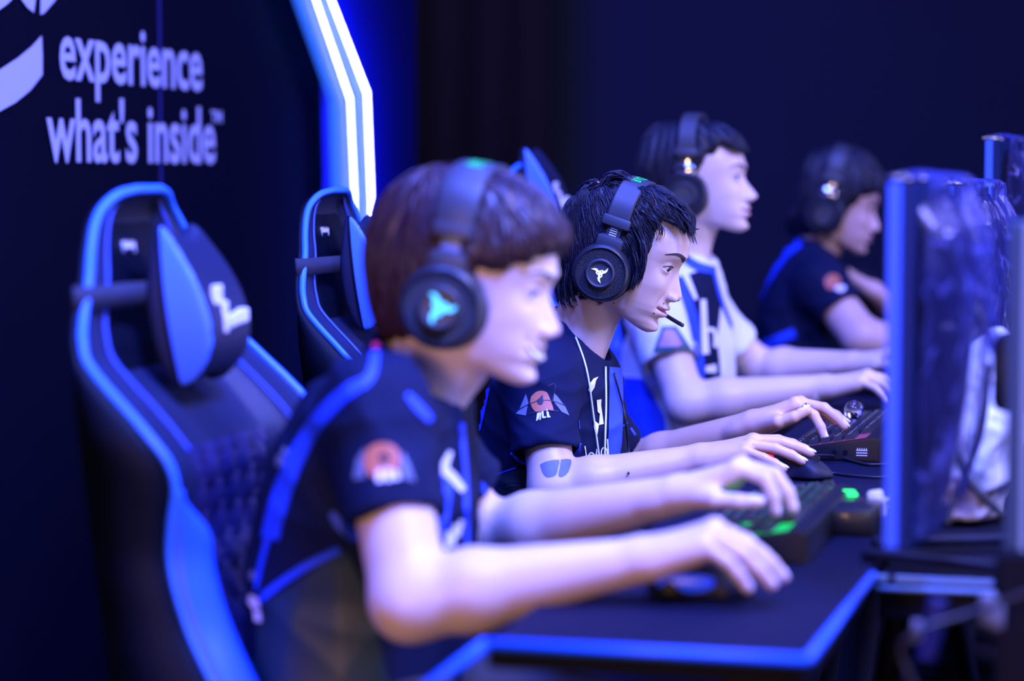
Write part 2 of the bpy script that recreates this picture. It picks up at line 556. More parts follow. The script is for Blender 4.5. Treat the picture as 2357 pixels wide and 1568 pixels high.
def hand_parts(sp):
    """joint chains in the hand frame: x to the fingertips, y to the thumb, z dorsal"""
    ch = {}
    for n, (k, L, r) in FING.items():
        cu = sp['curl'][n]; sprd = sp.get('spread', {}).get(n, {'index': 6, 'middle': 1, 'ring': -5, 'pinky': -12}[n])
        p = Vector(k); pts = [p.copy()]; a = 0
        for c, l in zip(cu, L):
            a += math.radians(c); s = math.radians(sprd)
            p = p + Vector((math.cos(a) * math.cos(s), math.cos(a) * math.sin(s), -math.sin(a))) * l
            pts.append(p.copy())
        ch[n] = (pts, r)
    t = sp.get('thumb', ((.022, .022, -.010), (.052, .044, -.018), (.082, .052, -.024), (.106, .050, -.032)))
    ch['thumb'] = ([Vector(q) for q in t], .0105)
    return ch

def hand_sdf(P, ch):
    X, Y, Z = P
    d = sd_cap(P, (-.02, 0, 0), (.02, 0, 0), .024, .026) 
    # flatten the wrist
    d = sd_ell(P, (0.0, 0, 0), (.05, .029, .020))
    for n, r in (('index', .0125), ('middle', .013), ('ring', .0125), ('pinky', .0115)):
        k = ch[n][0][0]
        d = smin(d, sd_cap(P, (.008, k.y * .55, -.001), (k.x - .004, k.y * .95, k.z - .003), .0165, r), .012)
    d = smin(d, sd_cap(P, (.02, .016, -.010), tuple(ch['thumb'][0][1]), .017, .0125), .014)
    d = smin(d, sd_cap(P, (.02, -.020, -.008), (.068, -.026, -.009), .014, .011), .012)
    for n, (pts, r) in ch.items():
        f = None
        st = 1 if n == 'thumb' else 0
        for i in range(st, len(pts) - 1):
            ra = r * (1, .95, .90, .82)[i]; rb = r * (.98, .93, .84, .78)[i] if i < 2 else r * .80
            c = sd_cap(P, tuple(pts[i]), tuple(pts[i + 1]), ra, rb)
            f = c if f is None else smin(f, c, .003)
        if n != 'thumb':   # knuckle
            f = smin(f, sd_cap(P, (pts[0].x, pts[0].y, pts[0].z + .001), (pts[0].x + .002, pts[0].y, pts[0].z + .001), r * 1.12, r * 1.1), .004)
        d = smin(d, f, .0035)
    return d

def hand_matrix(wr, knuckle, side, roll=0.0):
    """side +1: thumb toward the person's left (a right hand); -1: a left hand"""
    x = (Vector(knuckle) - Vector(wr)).normalized()
    z = Vector((0, 0, 1)); z = (z - x * z.dot(x)).normalized()
    y = z.cross(x)
    M_ = Matrix((x, y, z)).transposed().to_4x4()
    M_ = M_ @ Matrix.Rotation(math.radians(roll), 4, 'X')
    if side < 0: M_ = M_ @ Matrix.Diagonal((1, -1, 1, 1))
    return Matrix.Translation(wr) @ M_

def arm_mesh(A, h, side):
    S, E, Wr = [Vector(A[k]) for k in ('S', 'E', 'W')]
    Hm = hand_matrix(Wr, A['K'], side, A.get('roll', 0)) @ Matrix.Diagonal((A.get('hs', 1),) * 3 + (1,))
    ch = hand_parts(A)
    Mi = E.lerp(Wr, .28)
    ra, re_, rm, rw = A.get('r', (.050, .042, .044, .026))
    def f(P):
        d = sd_cap(P, S, E, ra, re_)
        d = smin(d, sd_cap(P, E, Mi, re_ * .98, rm), .02)
        d = smin(d, sd_cap(P, Mi, Wr, rm, rw), .015)
        ph = inv_pts(Hm, P)
        sc = A.get('hs', 1)
        d = smin(d, hand_sdf(ph, ch) * sc, .012)
        return d
    pts = [S, E, Wr] + [Hm @ q for c in ch.values() for q in c[0]]
    pad = .062
    lo = [min(p[i] for p in pts) - pad for i in range(3)]; hi = [max(p[i] for p in pts) + pad for i in range(3)]
    V, Q = surfnets(f, lo, hi, h)
    V = lap(V, Q, 1)
    return V, Q, Hm, ch

def tint_array(n, base): return np.tile(np.array([*base, 1.0], np.float32), (n, 1))

def add_attr(me, col):
    a = me.color_attributes.new('tint', 'FLOAT_COLOR', 'POINT')
    a.data.foreach_set('color', col.astype(np.float32).ravel())

# ------------------------------------------------------------------ garment
def torso_table(fr, rows):
    T = []
    for py, pb, pf, hw in rows:
        a = fr.U(pb, py, y=0); b = fr.U(pf, py, y=0)
        s = (b.x - a.x) / 2; c = (a.x + b.x) / 2
        k = math.sin(THETA) * .9
        dep = math.sqrt(max((s * s - (hw * k) ** 2), (.5 * s) ** 2)) / math.cos(THETA * .9)
        T.append((b.z, c, dep, hw))
    T.sort()
    z = np.array([t[0] for t in T])
    return z, np.array([t[1] for t in T]), np.array([t[2] for t in T]), np.array([t[3] for t in T])

def torso_sdf(P, T, n=2.3):
    z, c, dp, hw = T
    X, Y, Z = P
    C = np.interp(Z, z, c); D = np.interp(Z, z, dp); Wd = np.interp(Z, z, hw)
    s = ((np.abs(X - C) / D) ** n + (np.abs(Y) / Wd) ** n) ** (1 / n)
    d = (s - 1) * np.minimum(D, Wd) * .85
    return np.maximum(d, np.maximum(z[0] - Z, Z - z[-1]))

def folds(V, N, amp, seed, sc=(14, 9, 16)):
    r = np.random.default_rng(seed); out = np.zeros(len(V))
    for k in range(7):
        d = r.normal(size=3); d /= np.linalg.norm(d); f = r.uniform(.6, 1.7)
        ph = V @ (d * np.array(sc) * f * 2.2) + r.uniform(0, 6.28)
        w = V @ (r.normal(size=3) * 6) + r.uniform(0, 6.28)
        out += (1 - np.abs(np.sin(ph + 1.2 * np.sin(w)))) ** 3 * (.5 + .5 * np.sin(w * 1.3))
    return V + N * (out[:, None] * amp - amp * .8)

def vnormals(V, Q):
    n = np.cross(V[Q[:, 2]] - V[Q[:, 0]], V[Q[:, 3]] - V[Q[:, 1]])
    N = np.zeros_like(V)
    for k in range(4):
        for a in range(3): N[:, a] += np.bincount(Q[:, k], weights=n[:, a], minlength=len(V))
    return N / (np.linalg.norm(N, axis=1)[:, None] + 1e-12)

def build_person(cfg):
    fr = cfg['fr']
    root = thing('person', cfg['label'], 'person', fr.m.copy(), group=cfg.get('group'))
    h = cfg['h']
    hs = cfg.get('hscale', 1.0)
    hc = fr.U(*cfg['head'], y=cfg.get('head_y', 0))
    Hm = Matrix.Translation(hc) @ Matrix.Rotation(math.radians(cfg.get('hyaw', 0)), 4, 'Z') @ \
         Matrix.Rotation(math.radians(cfg['pitch']), 4, 'Y') @ Matrix.Diagonal((hs, hs, hs, 1))
    cfg['Hm'] = Hm; cfg['root'] = root
    nb = fr.U(*cfg['neck'], y=0)            # base of the neck, inside the collar
    nr = cfg.get('neck_r', .056)
    n0 = Hm @ Vector((-.022, 0, -.035))
    ncur = [n0, Hm @ Vector((-.026, 0, -.075)), nb]
    def fh(P):
        ph = inv_pts(Hm, P)
        d = head_sdf(ph, cfg) * hs
        nk = sd_cap(P, tuple(ncur[0]), tuple(ncur[1]), nr, nr * .98)
        nk = smin(nk, sd_cap(P, tuple(ncur[1]), tuple(ncur[2]), nr * .98, nr * 1.0), .02)
        d = smin(d, nk, .016)
        return d
    c = [Hm @ Vector((x, y, z)) for x in (-.11, .12) for y in (-.082, .082) for z in (-.125, .122)] + [nb - Vector((.065, .07, .03)), nb + Vector((.065, .07, 0))]
    lo = [min(p[i] for p in c) for i in range(3)]; hi = [max(p[i] for p in c) for i in range(3)]
    V, Q = surfnets(fh, lo, hi, cfg.get('hh', h))
    V = lap(V, Q, 1, .4)
    base = cfg.get('skin', (.71, .55, .47))
    col = tint_array(len(V), base)
    hv = xf(Hm.inverted(), V)
    y = np.abs(hv[:, 1]); z = hv[:, 2]; x = hv[:, 0]
    zl = z + .0660 - (y / .026) ** 2 * .004
    lip = gau(np.maximum(np.abs(zl) - .005 * (1 - (y / .026) ** 2).clip(0, 1), 0), .0022) * sstep(.028, .022, y) * sstep(.06, .075, x)
    def blend(col, m, c):
        col[:, :3] = col[:, :3] * (1 - m[:, None]) + np.array(c)[None] * m[:, None]
    blend(col, lip * .75, cfg.get('lip', (.55, .25, .26)))
    blend(col, gau(zl, .0012) * sstep(.030, .024, y) * sstep(.06, .075, x) * .8, (.12, .04, .04))
    er = np.sqrt((x - .0668) ** 2 + (y - .0315) ** 2 + (z - .0045) ** 2)
    blend(col, gau(er - .0140, .0016) * (x > .067) * .45 * gau(z - .009, .0028), (.10, .05, .05))
    parts = [(V, Q)]; cols = [col]
    arms = {}
    for key, sd in (('R', 1), ('L', -1)):
        if key not in cfg: continue
        A = cfg[key]
        va, qa, hm, ch = arm_mesh(A, cfg.get('ha', h), sd)
        ca = tint_array(len(va), base)
        sc = A.get('hs', 1)
        v2 = xf(hm.inverted(), va)
        for n, (pts, r) in ch.items():
            a, b = np.array(pts[-2]), np.array(pts[-1]); dr = (b - a) / np.linalg.norm(b - a)
            if n == 'thumb': up = np.array((-.2, .45, .85))
            else: up = np.array((dr[2] * -1.0, 0, dr[0])); 
            up = up - dr * up.dot(dr); up /= np.linalg.norm(up)
            if n != 'thumb' and up[2] < 0 and dr[0] > 0: up = -up
            cN = b + up * r * .80 - dr * r * .25
            rel = v2 - cN; l = rel @ dr; u = rel @ up; s = np.linalg.norm(rel - np.outer(l, dr) - np.outer(u, up), axis=1)
            m = sstep(1.15, .85, np.sqrt((l / (r * .95)) ** 2 + (s / (r * .62)) ** 2)) * (np.abs(u) < r * .6)
            blend(ca, m * .9, (.95, .80, .80))
            # skin is redder at the fingertips and knuckles
            dd = np.linalg.norm(v2 - b, axis=1)
            blend(ca, gau(dd, .014) * .25 * (1 - m), (.70, .38, .32))
        parts.append((va, qa)); cols.append(ca); arms[key] = (hm, ch)
    # trunk under the garment
    T = torso_table(fr, cfg['torso'])
    cfg['T'] = T
    zt, ct, dt, wt = T
    Tin = (zt[:-1], ct[:-1], dt[:-1] * .86, wt[:-1] * .86)
    def ft(P):
        d = torso_sdf(P, Tin) + .004
        for key in ('R', 'L'):
            if key in cfg: d = smin(d, sd_cap(P, (nb.x, 0, nb.z - .05), cfg[key]['S'], .04, .047), .03)
        return smin(d, sd_cap(P, tuple(nb), (nb.x * .5 + ct[-3] * .5, 0, nb.z - .10), nr * .55, nr * .4), .02)
    sh = [Vector(cfg[k]['S']) for k in ('R', 'L') if k in cfg]
    lo = [ct.min() - dt.max() - .02, min(-wt.max(), *[s.y - .06 for s in sh]), zt[0] + .0]
    hi = [ct.max() + dt.max() + .04, max(wt.max(), *[s.y + .06 for s in sh]), nb.z + .03]
    vt, qt = surfnets(ft, lo, hi, .010)
    parts.append((vt, qt)); cols.append(tint_array(len(vt), base))
    V, Q = join(parts)
    body = link('body', mesh_np(V, Q), root, [M[cfg.get('skinmat', 'skin')]])
    add_attr(body.data, np.concatenate(cols))
    cfg['body'] = body; cfg['arms'] = arms
    # eyes
    for s in (-1, 1):
        c = Vector((.0668, s * .0315, .0045)); r = .0130
        b = MB(); b.sph(c, r, 24)
        e = b.build('eye', M['eye_white'], root, True); e.data.transform(Hm)
        look = Vector(cfg.get('look', (1, 0, -.12))).normalized()
        b = MB(); q = look.to_track_quat('Z', 'Y').to_matrix().to_4x4()
        b.lathe([(0, .0008), (.0035, .0005), (.0068, -.0013), (.0072, -.0021), (.0070, -.0035)], 24, Matrix.Translation(c + look * (r + .0002)) @ q)
        i = b.build('iris', M['iris'], e, True); i.data.transform(Hm)
    # garment
    build_shirt(cfg, root, fr, nb, nr, T)
    return root

def build_shirt(cfg, root, fr, nb, nr, T):
    zt, ct, dt, wt = T
    nk0 = Vector(cfg['Hm'] @ Vector((-.026, 0, -.075)))
    nd = (nk0 - nb).normalized()
    cb, cf = [fr.U(*p, y=0) for p in cfg['collar']]     # back and front of the collar
    pn = Vector((-(cf.z - cb.z), 0, cf.x - cb.x)).normalized()    # plane normal, up
    cm = (cb + cf) / 2; crad = (cf - cb).length / 2
    def f(P):
        X, Y, Z = P
        d = torso_sdf(P, T)
        for key in ('R', 'L'):
            if key not in cfg: continue
            A = cfg[key]; S, E = Vector(A['S']), Vector(A['E']); en = Vector(A['hem'])
            sgn = -1 if key == 'R' else 1
            d = smin(d, sd_cap(P, (cm.x - .01, sgn * .05, cm.z - .055), tuple(S), .045, A.get('sr', .066)), .035)
            dr = (en - S).normalized()
            hn = Vector(A['hemn']).normalized() if 'hemn' in A else dr
            r2 = A.get('hr', .070)
            sl = sd_cap(P, tuple(S), tuple(en + dr * .05), A.get('sr', .066), r2)
            cut = (X - en.x) * hn.x + (Y - en.y) * hn.y + (Z - en.z) * hn.z
            sl = smax(sl, cut, .006)
            sl = smax(sl, -np.maximum(sd_cap(P, tuple(en - dr * .03), tuple(en + dr * .1), r2 - .010, r2 - .005), -cut - .035), .003)
            d = smin(d, sl, .022)
        # collar
        pl = (X - cm.x) * pn.x + (Z - cm.z) * pn.z
        q = (X - cm.x) * pn.z - (Z - cm.z) * pn.x
        rr = np.sqrt(q ** 2 + (Y * crad / (crad * cfg.get('colw', .92))) ** 2)
        d = smax(d, (pl - .003 - (rr - crad * .96).clip(0, 1) * 1.3) * .6, .008)
        ring = np.sqrt((rr - crad) ** 2 + (pl * .55) ** 2) - .0065
        d = smin(d, ring, .012)
        d = smax(d, -np.maximum(rr - crad + .004 + (-pl).clip(0, 1) * .9, -(pl + .045)), .003)
        return d
    pts = [Vector(cfg[k]['S']) for k in ('R', 'L') if k in cfg] + [Vector(cfg[k]['hem']) for k in ('R', 'L') if k in cfg]
    lo = [min([ct.min() - dt.max()] + [p.x - .09 for p in pts]), min([-wt.max()] + [p.y - .1 for p in pts]) - .01, zt[0] - .01]
    hi = [max([(ct + dt).max() + .01] + [p.x + .09 for p in pts]), max([wt.max()] + [p.y + .1 for p in pts]) + .01, max(zt[-1], cb.z, cf.z) + .03]
    lo[0] = min(lo[0], (ct - dt).min() - .01)
    V, Q = surfnets(f, lo, hi, cfg.get('hsh', .005))
    V = lap(V, Q, 2)
    N = vnormals(V, Q)
    V = folds(V, N, cfg.get('fold', .0030), cfg.get('seed', 1))
    V = lap(V, Q, 1)
    o = link('jersey', mesh_np(V, Q), root, [M[cfg.get('jmat', 'jersey')]])
    cfg['jersey'] = o
    # legs
    hz = .56; kn = .50
    hx = float(np.interp(zt[0], zt, ct))
    def g(P):
        d = None
        for s in (-1, 1):
            a, k, an = (hx, s * .09, hz), (hx + .42, s * .13, kn), (hx + .38, s * .14, .09)
            c = smin(sd_cap(P, a, k, .088, .062), sd_cap(P, k, an, .060, .045), .02)
            d = c if d is None else smin(d, c, .02)
        d = smin(d, sd_ell(P, (hx, 0, hz + .02), (.13, .17, .11)), .03)
        return d
    V, Q = surfnets(g, (hx - .16, -.24, .05), (hx + .52, .24, hz + .15), .012)
    link('trousers', mesh_np(lap(V, Q, 1), Q), root, [M['trouser']])
    for s in (-1, 1):
        b = MB(); b.sph((hx + .42, s * .14, .045), 1, 20, (.135, .048, .045)); b.box((hx + .41, s * .14, .012), (.26, .085, .022), None, .01)
        b.build('shoe', M['shoe'], root, True)

def mold_hair(cfg, poly_px, matname, yplane=-.03, ell=None, k=.018, h=.003, lump=.0, seed=3, name='hair', flow=None):
    """hair mass: a rounded cap cut to the outline the photograph shows"""
    fr, Hm, root = cfg['fr'], cfg['Hm'], cfg['root']
    poly = [fr.U(px, py, y=yplane) for px, py in poly_px]
    poly = [(p.x, p.z) for p in poly]
    ec, er = ell or ((-.012, 0, .018), (.150, cfg.get('hair_w', .087), .140))
    def f(P):
        ph = inv_pts(Hm, P)
        e = sd_ell(ph, ec, er)
        # narrower at the crown
        d = smax(e, sd_poly(P[0], P[2], poly), k)
        return d
    xs = [p[0] for p in poly]; zs = [p[1] for p in poly]
    hc = Hm.translation
    V, Q = surfnets(f, (min(xs) - .02, hc.y - .11, min(zs) - .02), (max(xs) + .02, hc.y + .11, max(zs) + .02), h)
    V = lap(V, Q, 2)
    if lump:
        N = vnormals(V, Q); hv = xf(Hm.inverted(), V)
        ang = np.arctan2(hv[:, 1], hv[:, 0] * .6 + .02); r = np.random.default_rng(seed)
        w = np.zeros(len(V))
        for q in range(5):
            w += np.abs(np.sin(ang * r.uniform(6, 16) + hv[:, 2] * r.uniform(-30, 30) + hv[:, 0] * r.uniform(20, 60) + r.uniform(0, 6))) - .6
        V = V + N * (w * lump)[:, None]
    return V, Q

def strands(tree, Hm, n, width, length, seed, roots=None, lift=.0015, gravity=.5, spread=.25, flowfn=None, filt=None, seg=6):
    """tapered locks lying along the hair mass; returns vertices and quads"""
    r = random.Random(seed); V, Q = [], []
    for i in range(n):
        # random direction from the head centre
        for _ in range(30):
            d = Vector((r.gauss(0, 1), r.gauss(0, 1), r.gauss(0, 1)))
            if d.length < .1: continue
            d.normalize()
            o = Hm.translation + Hm.to_3x3() @ Vector((-.01, 0, .02))
            hit = tree.ray_cast(o + d * .3, -d)
            if hit[0] is None: continue
            if filt is None or filt(hit[0]): break
        else: continue
        p, nrm = hit[0], hit[1]
        pts = []
        L = length * r.uniform(.6, 1.25); jit = Vector((r.gauss(0, 1), r.gauss(0, 1), r.gauss(0, 1))) * spread
        lf = lift * r.uniform(.4, 2.2)
        for s in range(seg + 1):
            pts.append(p + nrm * lf)
            fl = flowfn(p) + jit
            fl = fl - nrm * fl.dot(nrm)
            if fl.length < 1e-6: break
            q = p + fl.normalized() * (L / seg)
            if s > seg * .7:      # tips leave the mass
                p = q + Vector((0, 0, -1)) * gravity * L / seg * .3; continue
            nr_ = tree.find_nearest(q)
            if nr_[0] is None: break
            p, nrm = nr_[0], nr_[1]
        if len(pts) < 4: continue
        wd = width * r.uniform(.5, 1.4)
        add_lock(V, Q, pts, [wd * math.sin(PI * min(1, .12 + .88 * (1 - (t / (len(pts) - 1)) ** 1.6 * .98) * .62)) * (1 - (t / (len(pts) - 1)) ** 3) for t in range(len(pts))])
    return V, Q

def add_lock(V, Q, pts, ww, n=4):
    prev = None; o = len(V)
    for i, p in enumerate(pts):
        t = (pts[min(i + 1, len(pts) - 1)] - pts[max(i - 1, 0)])
        t = t.normalized() if t.length > 1e-9 else Vector((0, 0, 1))
        u = t.orthogonal().normalized() if prev is None else (prev - t * prev.dot(t)).normalized()
        prev = u; v = t.cross(u)
        for k in range(n):
            a = 2 * PI * k / n
            V.append(p + (u * math.cos(a) + v * math.sin(a)) * max(ww[i], .0001))
    for i in range(len(pts) - 1):
        for k in range(n):
            a = o + i * n + k; b = o + i * n + (k + 1) % n
            Q.append((a, b, b + n, a + n))

# ------------------------------------------------------------------ headset
def build_headset(cfg, label, cup_px, apex_px, style, cup_y=.098, cup_tilt=0, size=1.0, mic=None):
    fr = cfg['fr']
    c = fr.U(*cup_px, y=-cup_y); a = fr.U(*apex_px, y=0)
    mid = Vector((c.x, cfg['Hm'].translation.y, c.z))
    up = Vector((a.x - mid.x, 0, a.z - mid.z)); Hh = up.length; up.normalize()
    yv = Vector((0, 1, 0)); xv = yv.cross(up)
    Mx = Matrix((xv, yv, up)).transposed().to_4x4(); Mx.translation = mid
    root = thing('gaming_headset', label, 'headset', fr.m @ Mx)
    R = .050 * size
    black = M['head_plastic']
    for s in (-1, 1):
        My = Matrix.Translation((0, s * (cup_y - .028), 0)) @ Matrix.Rotation(math.radians(-90 * s), 4, 'X') @ Matrix.Rotation(math.radians(6), 4, 'Y')
        b = MB(); b.lathe([(0, .0), (R * .80, 0), (R * .98, .006), (R * 1.0, .014), (R * .99, .026), (R * .93, .033), (R * .86, .0355), (R * .84, .0335)], 64, My)
        cup = b.build('ear_cup', black, root, True, 40)
        b = MB(); b.lathe([(R * .84, .0335), (R * .80, .0325), (R * .52, .036), (R * .50, .0362)], 64, My)
        b.build('ear_cup_grille', M['grille'], cup, True, 40)
        b = MB(); b.lathe([(R * .50, .0355), (R * .49, .0405), (R * .45, .0425), (R * .40, .0415), (R * .38, .038), (0, .038)], 64, My)
        b.build('ear_cup_ring', M['head_band'], cup, True, 35)
        if style['logo'] and s == -1:
            snake_logo(My, R * style.get('logo_r', .27), .0386, cup, M[style['logo']], style.get('rot', 0))
        b = MB(); b.lathe([(R * .55, .004), (R * .95, .004), (R * 1.04, -.003), (R * 1.02, -.012), (R * .9, -.016), (R * .6, -.014), (R * .55, 0)], 48, My)
        b.build('ear_cushion', M['cushion'], root, True)
        # yoke and slider
        yk = MB()
        yk.box((0, s * (cup_y - .010), R * 1.02), (.044, .018, .022), None, .004)
        yk.box((0, s * (cup_y - .012), R * 1.16), (.036, .014, .012), None, .003)
        yk.build('yoke', M['head_band'] if style['yoke'] == 'band' else M[style['yoke']], root, True, 35)
        z0, z1 = R * 1.15, R * 1.66
        sl = MB(); sl.box((0, s * (cup_y - .012), (z0 + z1) / 2), (.024, .006, z1 - z0 + .01), None, .002)
        slo = sl.build('slider', M[style['slider']], root, True, 35)
        for k in range(4):
            m_ = MB(); m_.box((0, s * (cup_y - .0090), z0 + .0075 + k * .0036), (.012, .0030, .0014)); m_.build('slider_mark', M['print_white'], slo) if style['marks'] and s == -1 else m_.bm.free()
        e = MB(); e.box((0, s * (cup_y - .012), R * 1.76), (.047, .016, .017), Matrix.Rotation(math.radians(s * 8), 3, 'X'), .003)
        e.build('band_end_cap', M['head_band'], root, True, 35)
    # band: an arch with a flat section
    z0 = R * 1.72; y0 = cup_y - .012
    path = []
    for i in range(41):
        t = PI * i / 40
        cy, sy = math.cos(t), math.sin(t)
        e = 2 / 2.6
        path.append(Vector((0, -y0 * math.copysign(abs(cy) ** e, cy), z0 + (Hh - z0) * abs(sy) ** e)))
    bm = bmesh.new(); rings = []
    wd = style.get('band', .044) * size; th = .011
    for i, p in enumerate(path):
        t = (path[min(i + 1, 40)] - path[max(i - 1, 0)]).normalized(); nrm = Vector((1, 0, 0)).cross(t)
        if nrm.dot(p - Vector((0, 0, .05))) < 0: nrm = -nrm
        sec = [(-.5, -.1), (-.5, .35), (-.44, .5), (.44, .5), (.5, .35), (.5, -.1), (.42, -.5), (-.42, -.5)]
        rings.append([bm.verts.new(p + Vector((1, 0, 0)) * (u * wd) + nrm * (v * th)) for u, v in sec])
    for A, B in zip(rings, rings[1:]):
        for k in range(8): bm.faces.new((A[k], A[(k + 1) % 8], B[(k + 1) % 8], B[k]))
    bm.faces.new(rings[0]); bm.faces.new(rings[-1][::-1])
    b = MB(); b.bm.free(); b.bm = bm
    band = b.build('headband', M['head_band'], root, True, 35)
    pad = MB(); pp = [p * 1.0 for p in path[8:33]]
    for A, B in zip(pp, pp[1:]):
        pass
    pad.bm.free()
    if style.get('word'):
        V, F = text_polys(style['word'], .012)
        xs = [v[0] for v in V]; ys = [v[1] for v in V]; w = max(xs) - min(xs); hh = max(ys) - min(ys)
        L = style.get('wordlen', .085)
        out = []
        tot = [0]
        for A, B in zip(path, path[1:]): tot.append(tot[-1] + (B - A).length)
        for (x, y) in V:
            s_ = tot[-1] / 2 + ((x - min(xs)) / w - .5) * L + style.get('wordoff', 0)
            i = max(1, min(39, int(np.searchsorted(tot, s_)))); t = (s_ - tot[i - 1]) / (tot[i] - tot[i - 1])
            p = path[i - 1].lerp(path[i], t)
            tt = (path[i] - path[i - 1]).normalized(); nrm = Vector((1, 0, 0)).cross(tt)
            if nrm.z < 0 and p.z > z0: nrm = -nrm
            out.append(p + nrm * (th * .5 + .0008) + Vector((1, 0, 0)) * (((y - min(ys)) / hh - .5) * wd * .42))
        me = mesh_py(out, F); link('headband_lettering', me, band, [M['text_green']])
    if mic:
        pts = [fr.U(px, py, y=yy) for px, py, yy in mic]
        I = Mx.inverted(); q = catmull([I @ p for p in pts], 8)
        b = MB(); n = len(q); b.tube(q, [.0022 if i < n * .55 else .0034 for i in range(n)], 10)
        mo = b.build('microphone_boom', M['cable_black'], root, True)
    cfg['headset'] = root
    return root

def snake_logo(My, R, z, parent, m, style_rot=0):
    """three intertwined curls"""
    b = MB()
    def blade(rot, sx=1):
        P = [(.06, .02), (.34, .30), (.62, .40), (.98, .78), (.88, .30), (.66, .06), (.42, .02), (.30, -.16), (.10, -.20)]
        c, s = math.cos(rot), math.sin(rot)
        poly = [(R * (c * x * sx - s * y), R * (s * x * sx + c * y)) for x, y in P]
        b.prism(poly, My @ Matrix.Translation((0, 0, z)), .0008)
    for a in (-90, 150, 30): blade(math.radians(a - 42 - style_rot))
    for a in (-90 - style_rot, 150 - style_rot, 30 - style_rot):
        b.lathe([(R * .10, 0), (R * .10, .0009), (R * .26, .0009), (R * .26, 0)], 20, My @ Matrix.Translation((R * .28 * math.cos(math.radians(a)), R * .28 * math.sin(math.radians(a)), z)))
    b.build('ear_cup_logo', m, parent)
# ------------------------------------------------------------------ the four players
F1 = Frame(-.0615, 2.90); F2 = Frame(.186, 3.95); F3 = Frame(.405, 5.10); F4 = Frame(.816, 6.00)

P1 = dict(fr=F1, h=.0032, hh=.0026, ha=.0026, label='person in a navy jersey with smooth auburn hair, smiling, nearest the camera',
    head=(1097, 655), pitch=10, neck=(965, 885), collar=((868, 780), (1052, 955)), neck_r=.062, smile=1.0, nose=.95, lid=(.0026, .0020),
    torso=[(790, 868, 965, .075), (830, 812, 1005, .12), (880, 755, 1040, .155), (940, 708, 1062, .175), (1040, 660, 1080, .18), (1150, 625, 1086, .175),
           (1250, 604, 1086, .165), (1350, 592, 1085, .16), (1460, 586, 1075, .165), (1600, 590, 1060, .175), (1720, 600, 1070, .18)],
    R=dict(S=F1.U(868, 945, y=-.165), E=F1.U(945, 1385, y=-.255), W=F1.U(1468, 1290, y=-.205), K=F1.U(1628, 1232, y=-.20), hem=F1.U(908, 1205, y=-.215), roll=8,
           r=(.047, .043, .045, .025), sr=.062, hr=.058, curl=dict(index=(48, 14, 8), middle=(50, 12, 8), ring=(50, 14, 8), pinky=(52, 16, 10)),
           spread=dict(index=8, middle=2, ring=-6, pinky=-14)),
    L=dict(S=F1.U(955, 955, y=.165), E=F1.U(1105, 1240, y=.24), W=F1.U(1556, 1140, y=.15), K=F1.U(1698, 1078, y=.15), hem=F1.U(1060, 1140, y=.215), roll=-6,
           r=(.046, .042, .044, .025), sr=.060, hr=.062, curl=dict(index=(42, 45, 20), middle=(38, 40, 18), ring=(34, 40, 18), pinky=(30, 34, 15)),
           thumb=((.022, .022, -.012), (.052, .040, -.026), (.078, .042, -.040), (.100, .036, -.050))),
    seed=5, fold=.0042, lip=(.62, .33, .33))
P2 = dict(hair_w=.0835, fr=F2, h=.003, hh=.0016, ha=.0018, hsh=.0042, label='person in focus wearing a navy jersey, black hair tied up, microphone by the lips',
    head=(1445, 583), pitch=21, neck=(1322, 806), collar=((1270, 716), (1396, 840)), neck_r=.052, nose=.86, skin=(.66, .45, .33), skinmat='skin2',
    torso=[(745, 1240, 1330, .07), (780, 1195, 1370, .12), (830, 1160, 1402, .155), (890, 1135, 1424, .172), (980, 1118, 1438, .175), (1080, 1110, 1438, .168),
           (1180, 1102, 1434, .165), (1300, 1098, 1430, .17), (1420, 1098, 1430, .175)],
    R=dict(S=F2.U(1243, 870, y=-.165), E=F2.U(1272, 1128, y=-.245), W=F2.U(1608, 1058, y=-.19), K=F2.U(1738, 1018, y=-.185), hem=F2.U(1258, 1048, y=-.215), roll=7,
           r=(.040, .036, .038, .0235), sr=.056, hr=.056, hs=.98, curl=dict(index=(20, 14, 8), middle=(22, 14, 8), ring=(26, 14, 8), pinky=(36, 4, 4)),
           spread=dict(index=8, middle=3, ring=-2, pinky=-14)),
    L=dict(S=F2.U(1318, 885, y=.165), E=F2.U(1445, 1075, y=.255), W=F2.U(1732, 978, y=.16), K=F2.U(1868, 919, y=.16), hem=F2.U(1412, 1035, y=.235), roll=-14,
           r=(.040, .037, .038, .0235), sr=.055, hr=.060, hs=.98, curl=dict(index=(56, 26, 10), middle=(36, 24, 10), ring=(30, 20, 10), pinky=(26, 20, 10)),
           thumb=((.022, .022, -.012), (.052, .044, -.022), (.080, .046, -.026), (.104, .042, -.024))),
    seed=9, fold=.0030)
